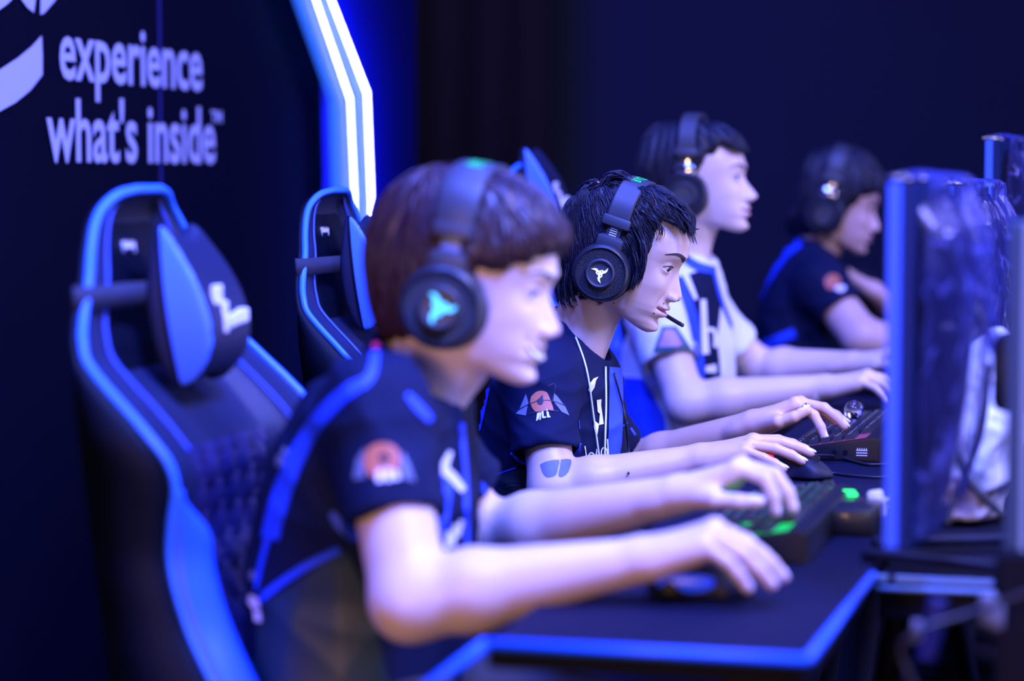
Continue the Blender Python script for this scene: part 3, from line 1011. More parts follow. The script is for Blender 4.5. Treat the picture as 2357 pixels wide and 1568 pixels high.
P3 = dict(fr=F3, h=.0036, hh=.003, ha=.0032, hsh=.006, label='person in a blue and black jersey with white sleeves, chin raised, third along the desk',
    head=(1617, 421), pitch=-4, neck=(1574, 600), collar=((1520, 574), (1637, 612)), neck_r=.052, nose=1.05, skin=(.71, .54, .47),
    torso=[(580, 1560, 1640, .075), (615, 1530, 1655, .12), (660, 1492, 1668, .155), (720, 1462, 1678, .175), (800, 1440, 1690, .178), (900, 1428, 1690, .17),
           (1000, 1424, 1684, .17), (1120, 1424, 1680, .17), (1240, 1424, 1680, .175)],
    R=dict(S=F3.U(1510, 722, y=-.165), E=F3.U(1580, 930, y=-.25), W=F3.U(1895, 893, y=-.19), K=F3.U(1988, 868, y=-.19), hem=F3.U(1543, 838, y=-.215), roll=6,
           r=(.046, .041, .043, .027), sr=.060, hr=.060, curl=dict(index=(30, 20, 10), middle=(32, 20, 10), ring=(34, 20, 10), pinky=(36, 20, 10))),
    L=dict(S=F3.U(1628, 730, y=.165), E=F3.U(1745, 850, y=.25), W=F3.U(1960, 838, y=.12), K=F3.U(2045, 815, y=.12), hem=F3.U(1690, 800, y=.215), roll=-6,
           r=(.046, .042, .043, .027), sr=.058, hr=.056, curl=dict(index=(30, 30, 14), middle=(32, 30, 14), ring=(34, 30, 14), pinky=(36, 30, 14))),
    jmat='jersey_white', seed=11, fold=.0035)
P4 = dict(fr=F4, h=.004, hh=.0034, ha=.004, hsh=.0065, label='person in a black jersey with a blue shoulder stripe, furthest from the camera',
    head=(1931, 472), pitch=12, neck=(1884, 580), collar=((1836, 546), (1926, 592)), neck_r=.056,
    torso=[(548, 1845, 1900, .075), (575, 1812, 1930, .12), (620, 1778, 1955, .155), (680, 1752, 1975, .175), (750, 1740, 1988, .178), (840, 1735, 1988, .17),
           (940, 1735, 1985, .17), (1060, 1735, 1985, .175)],
    R=dict(S=F4.U(1888, 655, y=-.165), E=F4.U(1985, 778, y=-.25), W=F4.U(2200, 815, y=-.16), K=F4.U(2280, 800, y=-.16), hem=F4.U(1940, 722, y=-.21), roll=6,
           r=(.050, .046, .045, .028), sr=.062, hr=.064, curl=dict(index=(30, 20, 10), middle=(32, 20, 10), ring=(34, 20, 10), pinky=(36, 20, 10))),
    L=dict(S=F4.U(1955, 660, y=.165), E=F4.U(2095, 740, y=.20), W=F4.U(2010, 672, y=.08), K=F4.U(1955, 632, y=.05), hem=F4.U(2015, 705, y=.20), roll=0,
           r=(.046, .044, .043, .028), sr=.060, hr=.060, curl=dict(index=(30, 20, 10), middle=(32, 20, 10), ring=(34, 20, 10), pinky=(36, 20, 10))),
    seed=13, fold=.0035, skin=(.66, .44, .36))

ONLY = globals().get('ONLY_PEOPLE', '1234')
PEOPLE = {'1': P1, '2': P2, '3': P3, '4': P4}
for k in ONLY: build_person(PEOPLE[k])

HAIR = {
 '1': dict(poly=[(845, 610), (846, 540), (862, 480), (895, 430), (945, 392), (1010, 380), (1070, 382), (1130, 392), (1190, 420), (1245, 465), (1278, 516), (1286, 550),
            (1270, 576), (1240, 592), (1205, 606), (1165, 618), (1140, 624), (1122, 610), (1118, 650), (1108, 700), (1060, 742), (1010, 768), (950, 785), (890, 792), (868, 760), (852, 690)],
           mat='hair_red', lump=.0016),
 '2': dict(poly=[(1290, 700), (1281, 640), (1284, 560), (1292, 500), (1312, 462), (1350, 440), (1400, 430), (1450, 430), (1500, 434), (1545, 462), (1574, 498),
            (1572, 530), (1558, 520), (1528, 506), (1510, 528), (1500, 570), (1478, 602), (1474, 636), (1462, 656), (1446, 664), (1428, 660), (1404, 690), (1350, 694), (1312, 706)],
           mat='hair_black', lump=.0022),
 '3': dict(poly=[(1478, 470), (1464, 420), (1464, 365), (1478, 318), (1508, 288), (1550, 280), (1600, 277), (1650, 286), (1690, 308), (1710, 346), (1700, 352),
            (1668, 336), (1650, 350), (1628, 372), (1612, 400), (1606, 460), (1590, 490), (1550, 500), (1505, 496)], mat='hair_black', lump=.002),
 '4': dict(poly=[(1846, 440), (1852, 385), (1872, 350), (1910, 332), (1960, 336), (2005, 366), (2030, 408), (2028, 440), (2000, 446), (1966, 468), (1946, 500), (1932, 530),
            (1890, 552), (1840, 556), (1786, 548), (1806, 500), (1836, 476)], mat='hair_black', lump=.002)}
for k in ONLY:
    c = PEOPLE[k]; hd = HAIR[k]
    hh = .003 if k == '2' else .004
    V, Q = mold_hair(c, hd['poly'], hd['mat'], lump=hd['lump'], h=hh, k=.018 if k != '2' else .012, yplane=-.03 if k != '2' else -.045)
    fr, Hm = c['fr'], c['Hm']
    tree = BVHTree.FromPolygons([Vector(v) for v in V], [list(map(int, q)) for q in Q])
    R3 = Hm.to_3x3()
    crown = Hm @ Vector((-.06, 0, .10))
    def flow(p, crown=crown, Hm=Hm, R3=R3, k=k):
        q = Hm.inverted() @ p
        away = (p - crown); away.normalize()
        if k == '2':
            # swept back from the brow to the tie, falling down at the sides and nape
            tp = c['fr'].U(1380, 432, y=0); a_ = (p - tp); a_.normalize()
            return a_ + Vector((.1, 0, -.45))
        return away * .8 + Vector((0.15 if q.x > 0 else -.05, 0, -.7))
    nst, wdt, ln = {'1': (1800, .0016, .07), '2': (6500, .00085, .055), '3': (800, .0022, .06), '4': (500, .0028, .06)}[k]
    sv, sq = strands(tree, Hm, nst, wdt, ln, 5, flowfn=flow, spread=.10 if k != '2' else .13, lift=.0006 if k != '2' else .0011)
    VV = np.concatenate([V, np.array([tuple(v) for v in sv])]); QQ = np.concatenate([Q, np.array(sq) + len(V)])
    if k == '2':
        lv, lq = [], []
        rr = random.Random(4)
        def lock(px, w, n=1, sp=4, ys=(-.05, .04)):
            for i in range(n):
                yy = rr.uniform(*ys); dx, dy = rr.uniform(-sp, sp), rr.uniform(-sp, sp)
                pts = catmull([fr.U(x + dx + rr.uniform(-sp, sp) * (j / len(px)), y + dy + rr.uniform(-sp, sp) * (j / len(px)), y=yy + .012 * math.sin(j * 1.3 + i)) for j, (x, y) in enumerate(px)], 5)
                m = len(pts); add_lock(lv, lq, pts, [w * rr.uniform(.8, 1.2) * math.sin(PI * (.15 + .85 * t / (m - 1))) + .0001 for t in range(m)])
        # knot of hair and the loops above it
        lock([(1300, 520), (1318, 470), (1340, 436), (1366, 424), (1374, 430)],   .0016, 70, 8)
        lock([(1345, 470), (1355, 445), (1372, 430)],  .0015, 36, 8)
        lock([(1385, 430), (1400, 408), (1425, 402), (1444, 414), (1452, 436)],  .0013, 60, 8)
        lock([(1385, 434), (1410, 424), (1440, 430), (1460, 446)],  .0014, 55, 9)
        lock([(1404, 415), (1406, 400), (1424, 399), (1440, 408), (1447, 424)], .0006, 6, 3)
        lock([(1400, 455), (1380, 436), (1372, 430)],  .0015, 34, 7)
        # fringe
        lock([(1500, 440), (1535, 452), (1565, 478), (1585, 505), (1592, 535)],  .0011, 80, 9)
        lock([(1510, 460), (1545, 470), (1575, 500), (1588, 530)],  .0011, 60, 9)
        lock([(1540, 470), (1572, 500), (1590, 530), (1597, 560)],  .0007, 16, 6, (-.06, .0))
        lock([(1520, 470), (1560, 500), (1582, 525), (1590, 552)],  .0007, 14, 7, (-.06, .0))
        lock([(1490, 455), (1530, 480), (1555, 505), (1560, 528)],  .0010, 46, 8)
        lock([(1470, 480), (1500, 500), (1520, 530), (1512, 552)],  .0007, 24, 7, (-.075, -.05))
        lock([(1460, 520), (1480, 570), (1478, 620), (1462, 656)],  .0009, 60, 7, (-.082, -.07))
        lock([(1455, 560), (1466, 610), (1462, 640), (1452, 668)],  .0008, 20, 5, (-.084, -.076))
        lock([(1300, 560), (1290, 620), (1288, 670), (1300, 708)],  .0011, 80, 8, (-.07, .05))
        lock([(1310, 600), (1306, 650), (1312, 690), (1322, 704)],  .0010, 60, 9, (-.07, .05))
        VV = np.concatenate([VV, np.array([tuple(v) for v in lv])]); QQ = np.concatenate([QQ, np.array(lq) + len(VV) - len(lv)])
        b = MB(); c0 = fr.U(1377, 430, y=-.01)
        b.lathe([(.007, -.004), (.0095, -.002), (.0095, .002), (.007, .004)], 20, Matrix.Translation(c0) @ Matrix.Rotation(math.radians(78), 4, 'Y'))
        tie = b.build('hair_tie', M['pink_tie'], None, True)
    if k == '1':
        lv, lq = [], []; rr = random.Random(2)
        for i in range(90):
            yy = rr.uniform(-.085, .05); u = rr.random()
            a = (1150 + 110 * u, 470 + 40 * u); bpx = (1160 + 115 * u, 560 + rr.uniform(-14, 14)); e = (1150 + 112 * u, 616 - 34 * u + rr.uniform(-12, 12))
            yk = yy * (1 - .5 * max(0, u))
            pts = catmull([fr.U(*a, y=yk * .8), fr.U(*bpx, y=yk), fr.U(*e, y=yk)], 5); m = len(pts)
            add_lock(lv, lq, pts, [.004 * math.sin(PI * (.2 + .8 * t / (m - 1))) + .0001 for t in range(m)])
        VV = np.concatenate([VV, np.array([tuple(v) for v in lv])]); QQ = np.concatenate([QQ, np.array(lq) + len(VV) - len(lv)])
    ho = link('hair', mesh_np(VV, QQ), c['root'], [M[hd['mat']]])
    if k == '2': tie.parent = ho; tie['label'] = 'pink hair tie'
    c['hair'] = ho

ST = dict(logo='logo_white', slider='head_metal', yoke='band', marks=False, word='RAZER', wordlen=.080, band=.044)
if '1' in ONLY: build_headset(P1, 'dark headset with a glowing cyan ear logo on the auburn-haired person', (1010, 706), (1112, 384), dict(ST, logo_r=.36, rot=10, logo='logo_cyan', slider='head_metal', band=.047, wordoff=-.012, wordlen=.06), size=1.02)
if '2' in ONLY: build_headset(P2, 'black headset with a white ear logo and green band lettering, in focus', (1379, 627), (1476, 419), dict(ST, marks=True, band=.040, wordoff=-.012, wordlen=.062, slider='head_band', rot=-25), size=.95,
    mic=[(1425, 672, .096), (1470, 698, .090), (1508, 713, .078), (1532, 726, .055), (1552, 738, .030), (1571, 749, .012)])
if '3' in ONLY: build_headset(P3, 'glossy black headset on the person with white sleeves', (1572, 448), (1600, 266), dict(ST, logo=None, slider='head_chrome', yoke='head_chrome', word=None, band=.036), size=.98)
if '4' in ONLY: build_headset(P4, 'glossy black headset on the person furthest down the desk', (1893, 492), (1945, 338), dict(ST, logo=None, slider='head_chrome', yoke='head_chrome', word=None, band=.036), size=1.0)
# ------------------------------------------------------------------ setting
M['wall_dark'] = mat('backdrop_dark', (.0005, .0007, .0065), .6, spec=.08, noise_=(3, .25))
M['wall_far'] = mat('far_wall', (.005, .009, .010), .85, noise_=(2, .2))
M['curtain'] = mat('curtain_brown', (.016, .007, .012), .9, noise_=(3, .2))
M['floor'] = mat('floor_dark', (.012, .012, .02), .5, noise_=(5, .3))
M['wall_print'] = mat('wall_print', (.40, .42, .58), .5)
M['led'] = mat('led_white', (1, 1, 1), .4, emit=(.32, .36, 1.0), estr=55)
M['led2'] = mat('led_cool', (1, 1, 1), .4, emit=(.36, .38, 1.0), estr=34)
M['frame_blue'] = mat('frame_blue', (.015, .075, .9), .4, emit=(.03, .17, 1), estr=.75)
M['frame_deep'] = mat('frame_deep_blue', (.01, .02, .8), .5, emit=(.004, .012, 1), estr=.45)

FVEC = Vector((math.cos(THETA), -math.sin(THETA), 0)); DVEC = Vector((math.sin(THETA), math.cos(THETA), 0))
o = FVEC * -2.06 + DVEC * 5.0
FW = Frame(o.x, o.y)
def wall_pt(px, py, x=0.0): return FW.m @ FW.U(px, py, x=x)

def structure(o, label=None):
    o['kind'] = 'structure'
    if label: o['label'] = label
    return o

yw1 = FW.U(958, 300, x=0).y
b = MB(); b.box((-.06, (yw1 - 6.0) / 2 - .0, 1.75), (.12, yw1 + 6.0, 3.5)); b.bm.transform(FW.m)
wall = structure(b.build('wall_left', M['wall_dark']))
b = MB()
y_s = FW.U(368, 300, x=0).y
b.box((.001, y_s, 1.75), (.004, .007, 3.5)); b.bm.transform(FW.m)
b.build('panel_seam', mat('seam', (.01, .01, .12), .5), wall)
b = MB(); b.box((0, 11.2, 2.2), (16, .15, 4.6)); structure(b.build('wall_back', M['wall_far']))
b = MB(); b.box((7.4, 4.5, 2.2), (.15, 13.5, 4.6)); structure(b.build('wall_right', M['wall_far']))
b = MB(); b.box((0, 4.5, -.05), (15, 13.5, .1)); structure(b.build('floor', M['floor']))
b = MB(); b.box((0, 4.5, 4.55), (15, 13.5, .1)); structure(b.build('ceiling', M['wall_far']))
# brown hanging between the branded wall and the dark far wall
x0 = Frame(0, 10.6, 0).U(975, 200, y=0).x; x1 = Frame(0, 10.6, 0).U(1268, 200, y=0).x
V, F = [], []
n = 60
for i in range(n + 1):
    x = x0 - 2.2 + (x1 - x0 + 2.2) * i / n
    for z in (0.02, 4.4): V.append((x, 10.6 + .03 * math.sin(i * 1.5), z))
for i in range(n): F.append((2 * i, 2 * i + 2, 2 * i + 3, 2 * i + 1))
cu = link('stage_curtain', mesh_py(V, F, True), None, [M['curtain']])
md = cu.modifiers.new('s', 'SOLIDIFY'); md.thickness = .01
tag(cu, 'dark brown curtain hanging behind the players, right of the light strips', 'curtain')

# lettering on the branded wall
def wall_text(txt, x0px, x1px, base_px, xh_px, parent, name='wall_lettering', bold=.016):
    V, F = text_polys(txt, bold)
    xs = [v[0] for v in V]; X0, X1 = min(xs), max(xs)
    Vx, _ = text_polys('x', bold); xh = max(v[1] for v in Vx)
    p0 = FW.U(x0px, base_px[0], x=0); p1 = FW.U(x1px, base_px[1], x=0)
    q = FW.U(x0px, xh_px, x=0)
    sc = (q.z - p0.z) / xh; out = []
    for x, y in V:
        t = (x - X0) / (X1 - X0)
        out.append(FW.m @ Vector((.004, p0.y + (p1.y - p0.y) * t, (p0.z + p1.z) / 2 + y * sc)))
    o_ = link(name, mesh_py(out, F), parent, [M['wall_print']]); return o_
wall_text('experience', 134, 462, (181, 205), 86, wall)
wall_text("what's inside", 104, 492, (370, 373), 272, wall)
wall_text('TM', 482, 507, (280, 283), 262, wall, bold=.03)
V, F = [], []
def wpoly(poly):
    o_ = len(V)
    for x, y in poly: V.append(wall_pt(x, y, .004))
    F.append(list(range(o_, o_ + len(poly))))
wpoly([(96, 82), (98, 130), (98, 172), (70, 208), (36, 236), (0, 256), (-60, 282), (-120, 300), (-120, 214), (-60, 190), (0, 160), (40, 134), (72, 108)])
wpoly([(46, -20), (50, 0), (64, 18), (78, 29), (82, 0), (82, -20)])
wpoly([(94, -20), (93, 34), (102, 30), (116, 14), (128, 0), (132, -20)])
wpoly([(-20, 28), (0, 22), (16, 10), (27, 0), (30, -20), (-20, -20)])
link('wall_emblem', mesh_py(V, F), wall, [M['wall_print']])
# faint reflections of stage lamps: small blue lamp housings on the wall
# ---- LED light frame in front of the wall
lf = thing('light_frame', 'blue edged light frame with two white LED strips on the dark wall', 'light', FW.m.copy())
def strip_pts(px, x): return [FW.U(a, b_, x=x) for a, b_ in px]
def ribbon(path, wid, th, name, m, parent):
    V, F = [], []
    for i, p in enumerate(path):
        t = (path[min(i + 1, len(path) - 1)] - path[max(i - 1, 0)]).normalized()
        nrm = Vector((0, -t.z, t.y))
        for a, b_ in ((-.5, -.5), (.5, -.5), (.5, .5), (-.5, .5)): V.append(p + nrm * a * wid + Vector((1, 0, 0)) * b_ * th)
    for i in range(len(path) - 1):
        for k in range(4): F.append((4 * i + k, 4 * i + (k + 1) % 4, 4 * i + 4 + (k + 1) % 4, 4 * i + 4 + k))
    F.append((0, 1, 2, 3)); n_ = len(V); F.append((n_ - 1, n_ - 2, n_ - 3, n_ - 4))
    return link(name, mesh_py(V, F), parent, [m])
def poly_solid(px, x0_, th, name, m, parent):
    P_ = [FW.U(a, b_, x=x0_ + th) for a, b_ in px]; n_ = len(P_)
    V = [Vector((x0_, p.y, p.z)) for p in P_] + [Vector((x0_ + th, p.y, p.z)) for p in P_]
    F = [list(range(n_))[::-1], list(range(n_, 2 * n_))] + [(i, (i + 1) % n_, n_ + (i + 1) % n_, n_ + i) for i in range(n_)]
    return link(name, mesh_py(V, F), parent, [m])
zf = 1436
poly_solid([(624, -160), (708, -160), (765, 0), (846, 214), (856, 470), (858, zf), (782, zf), (779, 434), (773, 232), (690, 0)], .062, .018, 'frame', M['frame_blue'], lf)
poly_solid([(730, 110), (773, 232), (779, 440), (784, zf), (752, zf), (756, 398), (750, 172)], .030, .012, 'frame_return', M['frame_deep'], lf)
def led(px, name, mt, w):
    P_ = strip_pts(px, .088); Q_ = []
    for a, c in zip(P_, P_[1:]):
        n_ = max(1, int((c - a).length / .0095))
        for i in range(n_): Q_.append(a.lerp(c, i / n_))
    Q_.append(P_[-1])
    b = MB()
    core = ribbon([p - Vector((.006, 0, 0)) for p in Q_], w * .5, .004, name, M['frame_deep'], lf)
    for p in Q_: b.sph(p, .0026, 8)
    b.build('led_beads', mt, core, True)
led([(665, -160), (727, 0), (806, 228), (816, 450), (820, zf)], 'led_strip', M['led2'], .021)
led([(700, -160), (763, 0), (845, 214), (855, 470), (860, zf)], 'led_strip', M['led'], .024)

# ------------------------------------------------------------------ desk
M['desk_mat'] = mat('desk_mat', (.004, .005, .020), .7, spec=.10, noise_=(20, .2), bump=('noise', 700, .3))
M['desk_trim'] = mat('desk_trim_blue', (.01, .13, .85), .45)
M['desk_rail'] = mat('desk_rail', (.20, .38, .62), .5)
M['desk_dark'] = mat('desk_dark', (.003, .004, .012), .6, spec=.12)
zd = .75
A = F1.U(1100, 1487, z=zd); B = F1.U(1872, 1494, z=zd); C = F1.U(2000, 1316, z=zd)
yn = (A.y + B.y) / 2; xr = (B.x + C.x) / 2
far = 4.0
dk = thing('gaming_desk', 'long dark desk with a bright blue edge in front of the players', 'desk', F1.m.copy())
def loc_box(x0, x1, y0, y1, z0, z1, name, m, parent, bev=0.0):
    b = MB(); b.box(((x0 + x1) / 2, (y0 + y1) / 2, (z0 + z1) / 2), (x1 - x0, y1 - y0, z1 - z0), None, bev); return b.build(name, m, parent)
loc_box(A.x, xr, yn, far, zd - .03, zd, 'desktop', M['desk_mat'], dk, .002)
pn_ = F1.U(1100, 1487, z=zd); 
b = MB()
tr = .0055
b.tube([Vector((A.x, yn - .004, zd - .004)), Vector((xr, yn - .004, zd - .004))], tr, 10)
b.tube([Vector((xr, yn - .004, zd - .004)), Vector((xr + .004, C.y, zd - .004))], tr, 10)
leg = F1.U(985, 1580, y=yn - .004)
d_ = (leg - Vector((A.x, yn - .004, zd - .004)))
b.tube([Vector((A.x, yn - .004, zd - .004)), Vector((A.x, yn - .004, zd - .004)) + d_ * 1.0, Vector((A.x, yn - .004, zd - .004)) + d_ * 1.6 + Vector((0, 0, -.1))], tr * 1.3, 10)
b.build('edge_trim', M['desk_trim'], dk, True)
for yy in (yn + .10, 1.2, 2.4, 3.8):
    b = MB()
    b.cyl((xr - .04, yy, zd - .03), (xr - .10, yy, .36), .022); b.cyl((xr - .10, yy, .36), (xr - .03, yy, .02), .024)
    b.box((xr - .12, yy, .015), (.42, .07, .03), None, .008)
    b.build('leg', M['desk_dark'], dk, True, 40)
b = MB(); b.box((xr - .06, (yn + far) / 2, zd - .055), (.06, far - yn - .1, .05)); b.build('beam', M['desk_dark'], dk)
# rear shelf for the screens
sh = thing('screen_shelf', 'dark shelf with pale metal edge rails behind the desk, carrying the monitors', 'shelf', F1.m.copy())
x0_, x1_ = xr + .012, xr + .46
yc = C.y
loc_box(x0_, x1_, yc, far, zd - .055, zd - .004, 'shelf_board', M['desk_dark'], sh, .002)
r1 = F1.U(1995, 1318, y=yc - .004); r2 = F1.U(2288, 1312, y=yc - .004)
loc_box(r1.x, F1.U(2046, 1314, y=yc).x, yc - .004, yc, zd - .011, zd - .003, 'edge_rail', M['desk_rail'], sh, .002)
loc_box(F1.U(2060, 1314, y=yc).x, r2.x, yc - .004, yc, zd - .011, zd - .003, 'edge_rail', M['desk_rail'], sh, .002)
q1 = F1.U(2015, 1354, y=yc - .004); q2 = F1.U(2292, 1364, y=yc - .004)
b = MB(); b.tube([q1, q2], .0034, 8); b.build('lower_rail', M['desk_rail'], sh, True)
for yy in (yc + .2, 1.6, 3.0):
    b = MB(); b.cyl((x0_ + .2, yy, zd - .055), (x0_ + .2, yy, .0), .022); b.build('leg', M['desk_dark'], sh, True, 40)

# ------------------------------------------------------------------ chairs
M['leather'] = mat('chair_leather', (.010, .014, .042), .5, spec=.3, noise_=(10, .2), bump=('noise', 350, .3))
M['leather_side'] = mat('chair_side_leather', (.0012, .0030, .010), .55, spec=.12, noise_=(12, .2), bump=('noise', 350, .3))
M['leather_blue'] = mat('chair_blue', (.02, .12, .85), .45, bump=('noise', 400, .2))
M['pillow_blue'] = mat('pillow_blue', (.07, .22, .95), .5, bump=('noise', 300, .2))
M['piping'] = mat('chair_piping', (.03, .19, .95), .45)
M['quilt'] = mat('chair_quilt', (.014, .012, .07), .5)
M['strap'] = mat('chair_strap', (.014, .017, .035), .8)
M['plastic_black'] = mat('plastic_black', (.012, .012, .016), .4)
M['stitch'] = mat('stitching', (.04, .09, .5), .6)

FC = Frame(F1.o.x, F1.o.y)          # chair 1 shares the first player's axes
def chair_rows():
    """near edge of the backrest, traced height by height: (px, py, half width, wing depth)"""
    R_ = [(312, 436, .035, .004), (268, 448, .075, .010), (232, 480, .105, .018), (214, 520, .130, .030), (205, 580, .155, .045), (200, 650, .185, .060), (187, 740, .215, .075),
          (186, 790, .235, .080), (196, 835, .243, .080), (235, 888, .250, .080), (290, 950, .255, .085), (345, 1015, .258, .095), (385, 1070, .255, .10), (400, 1130, .250, .10),
          (392, 1200, .245, .10), (388, 1280, .240, .105), (402, 1360, .240, .105), (430, 1450, .240, .105), (470, 1540, .245, .10), (520, 1640, .25, .09)]
    out = []
    for px, py, w, d in R_:
        p = FC.U(px, py, y=-w); out.append((p.x, p.z, w, d * .42))
    return out
CR = chair_rows()
CR = [(a.x, a.y, b_.x, b_.y) for a, b_ in zip(catmull([Vector((r[0], r[1], 0)) for r in CR], 5), catmull([Vector((r[2], r[3], 0)) for r in CR], 5))]
CO = Vector((CR[-1][0], 0, 0))       # chair origin on the floor

BK = [(300, 436), (225, 480), (205, 520), (192, 600), (186, 650), (173, 740), (166, 835), (168, 950), (184, 1070), (200, 1200), (220, 1360), (245, 1540), (258, 1640)]
BKL = [FC.U(a, b_, y=-.2) for a, b_ in BK]
def back_x(z, w):
    q = [FC.U(a, b_, y=-w) for a, b_ in BK][::-1]
    return float(np.interp(z, [p.z for p in q], [p.x for p in q]))
def chair_surface():
    """cross-section across the backrest: outer shell, piping edge, wing, centre panel"""
    sec = [(-.98, -1.05, 's'), (-1.06, -.55, 's'), (-1.04, -.15, 's'), (-1.0, 0, 'e'), (-.95, .03, 'f'), (-.82, .02, 'f'), (-.68, -.10, 'f'), (-.60, -.30, 'f'), (-.56, -.85, 'f'), (-.50, -1.0, 'f'), (-.2, -.98, 'f'), (0, -.97, 'f')]
    full = sec + [(-a, b_, c) for a, b_, c in sec[:-1][::-1]]
    return full
def make_chair(label, mat_, group):
    root = thing('gaming_chair', label, 'chair', mat_, group=group)
    sec = chair_surface(); nS = len(sec)
    V = []
    for (x, z, w, d) in CR:
        for u, k, c in sec:
            dd = d if k > -1.02 else .06 + d
            xx = x + k * d
            if c == 's': xb = min(back_x(z, w), x - .012); xx = x + (xb - x) * min(1, -k)
            V.append(Vector((xx, u * w, z)) - CO)
    Ff, Fs = [], []
    for i in range(len(CR) - 1):
        for j in range(nS - 1):
            f = (i * nS + j, i * nS + j + 1, (i + 1) * nS + j + 1, (i + 1) * nS + j)
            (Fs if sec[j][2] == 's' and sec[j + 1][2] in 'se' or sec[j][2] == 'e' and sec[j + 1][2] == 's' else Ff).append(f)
    # back closing faces
    for i in range(len(CR) - 1): Fs.append((i * nS, (i + 1) * nS, (i + 1) * nS + nS - 1, i * nS + nS - 1))
    Fs.append(tuple(range(nS)))
    me = mesh_py(V, Ff + Fs, True)
    bk = link('backrest', me, root, [M['leather'], M['leather_side']])
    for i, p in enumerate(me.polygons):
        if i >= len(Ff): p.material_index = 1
    # piping round the edge
    near = [Vector((r[0] + .002, -r[2] * 1.0, r[1])) - CO for r in CR]; farp = [Vector((v.x, -v.y, v.z)) for v in near]
    b = MB(); b.tube(catmull((near[::-1])[:] + farp, 1), .0058, 8); b.build('piping', M['piping'], bk, True)
    # wide blue panel along each lower bolster, laid on the wing
    iw = [i for i, r in enumerate(CR) if r[1] < FC.U(400, 1120, y=-.25).z]
    for s in (-1, 1):
        Vp, Fp = [], []
        for q, i in enumerate(iw):
            x, z, w, d = CR[i]; t = min(1, q / 9); t = t * t * (3 - 2 * t)
            for j_ in range(9):
                v_ = j_ / 8; u = -1.01 + (.05 + .32 * t) * v_; k = .04 + .70 * t * math.sin(PI * min(1, v_ * 1.05)) - .20 * t * v_ ** 3
                Vp.append(Vector((x + k * d + .004, s * -u * w if s > 0 else u * w, z)) - CO)
        m_ = 9
        for i in range(len(iw) - 1):
            for j in range(m_ - 1): Fp.append((i * m_ + j, i * m_ + j + 1, (i + 1) * m_ + j + 1, (i + 1) * m_ + j))
        o_ = link('bolster_panel', mesh_py(Vp, Fp, True), bk, [M['leather_blue']])
        md = o_.modifiers.new('s', 'SOLIDIFY'); md.thickness = .004; md.offset = 0
    # quilted centre
    Vq, Fq = [], []; nu, nv = 25, 90
    z_hi, z_lo = FC.U(500, 1005, y=0).z, CR[-1][1]
    zs = [r[1] for r in CR][::-1]; xs = [r[0] - r[3] for r in CR][::-1]; ws = [r[2] for r in CR][::-1]
    for i in range(nv + 1):
        z = z_hi + (z_lo - z_hi) * i / nv; x = float(np.interp(z, zs, xs)); w = float(np.interp(z, zs, ws)) * .52
        for j in range(nu + 1):
            u = -1 + 2 * j / nu; s_ = abs(math.sin((u * w / .055 + (z / .075)) * PI)) * abs(math.sin((u * w / .055 - z / .075) * PI))
            Vq.append(Vector((x + .006 + .010 * s_ ** .6, u * w, z)) - CO)
    for i in range(nv):
        for j in range(nu): a = i * (nu + 1) + j; Fq.append((a, a + 1, a + nu + 2, a + nu + 1))
    link('quilted_panel', mesh_py(Vq, Fq, True), bk, [M['quilt']])
    # crease lines with stitching on the wings
    for s in (-1, 1):
        for off in (-.70, -.66):
            b = MB(); P_ = [Vector((x + (-.10 if off < -.68 else -.16) * d + .003, s * -off * w, z)) - CO for x, z, w, d in CR[8:60]]
            b.tube(P_, .0013, 6); b.build('stitching', M['stitch'], bk, True)
    # printed mark near the top
    zt = FC.U(318, 585, y=0).z; xt = float(np.interp(zt, zs, xs)) + .005
    b = MB(); b.box(Vector((xt, -.015, zt + .008)) - CO, (.002, .034, .018), None, .004); b.box(Vector((xt - .004, -.022, zt - .018)) - CO, (.002, .008, .045)); b.box(Vector((xt - .003, .006, zt - .006)) - CO, (.002, .010, .016))
    b.build('printed_mark', M['print_white'], bk)
    # neck pillow
    pc = (FC.U(361, 517, y=-.056) + FC.U(411, 891, y=-.056)) / 2
    pil = pillow((pc.x, 0, pc.z), root)
    # strap
    pcx = pc.x
    zst = FC.U(200, 682, y=-.19).z; i0 = min(range(len(CR)), key=lambda i: abs(CR[i][1] - zst)); x, z, w, d = CR[i0]
    for s in (-1, 1):
        xb = back_x(z, w)
        P_ = [(xb, s * w * .95), (xb - .002, s * w * 1.02), ((xb + x) / 2, s * w * 1.10), (x + .004, s * (w * 1.03)), (x + .010, s * w * .95), (x + .010, s * w * .80), (x + .010, s * w * .60), (min(x + .02, pcx + .0), s * .05)]
        C_ = catmull([Vector((a, b_, 0)) for a, b_ in P_], 4); Vs, Fs_ = [], []
        for p in C_: Vs += [Vector((p.x, p.y, z - .014)) - CO, Vector((p.x, p.y, z + .014)) - CO]
        for i in range(len(C_) - 1): Fs_.append((2 * i, 2 * i + 2, 2 * i + 3, 2 * i + 1))
        o_ = link('strap', mesh_py(Vs, Fs_, True), pil, [M['strap']]); md = o_.modifiers.new('s', 'SOLIDIFY'); md.thickness = .003; md.offset = 0
    # seat, arms, base
    sx = .27
    def fs(P):
        X, Y, Z = P
        d = sd_ell(P, (sx, 0, .47), (.30, .27, .07)); q = np.maximum(np.abs(X - sx) - .24, np.maximum(np.abs(Y) - .25, np.abs(Z - .46) - .045)) - .03
        d = smax(q, -sd_ell(P, (sx + .02, 0, .56), (.34, .19, .075)), .02)
        return d
    V_, Q_ = surfnets(fs, (-.1, -.32, .36), (.62, .32, .58), .012)
    seat = link('seat', mesh_np(lap(V_, Q_, 2), Q_), root, [M['leather']])
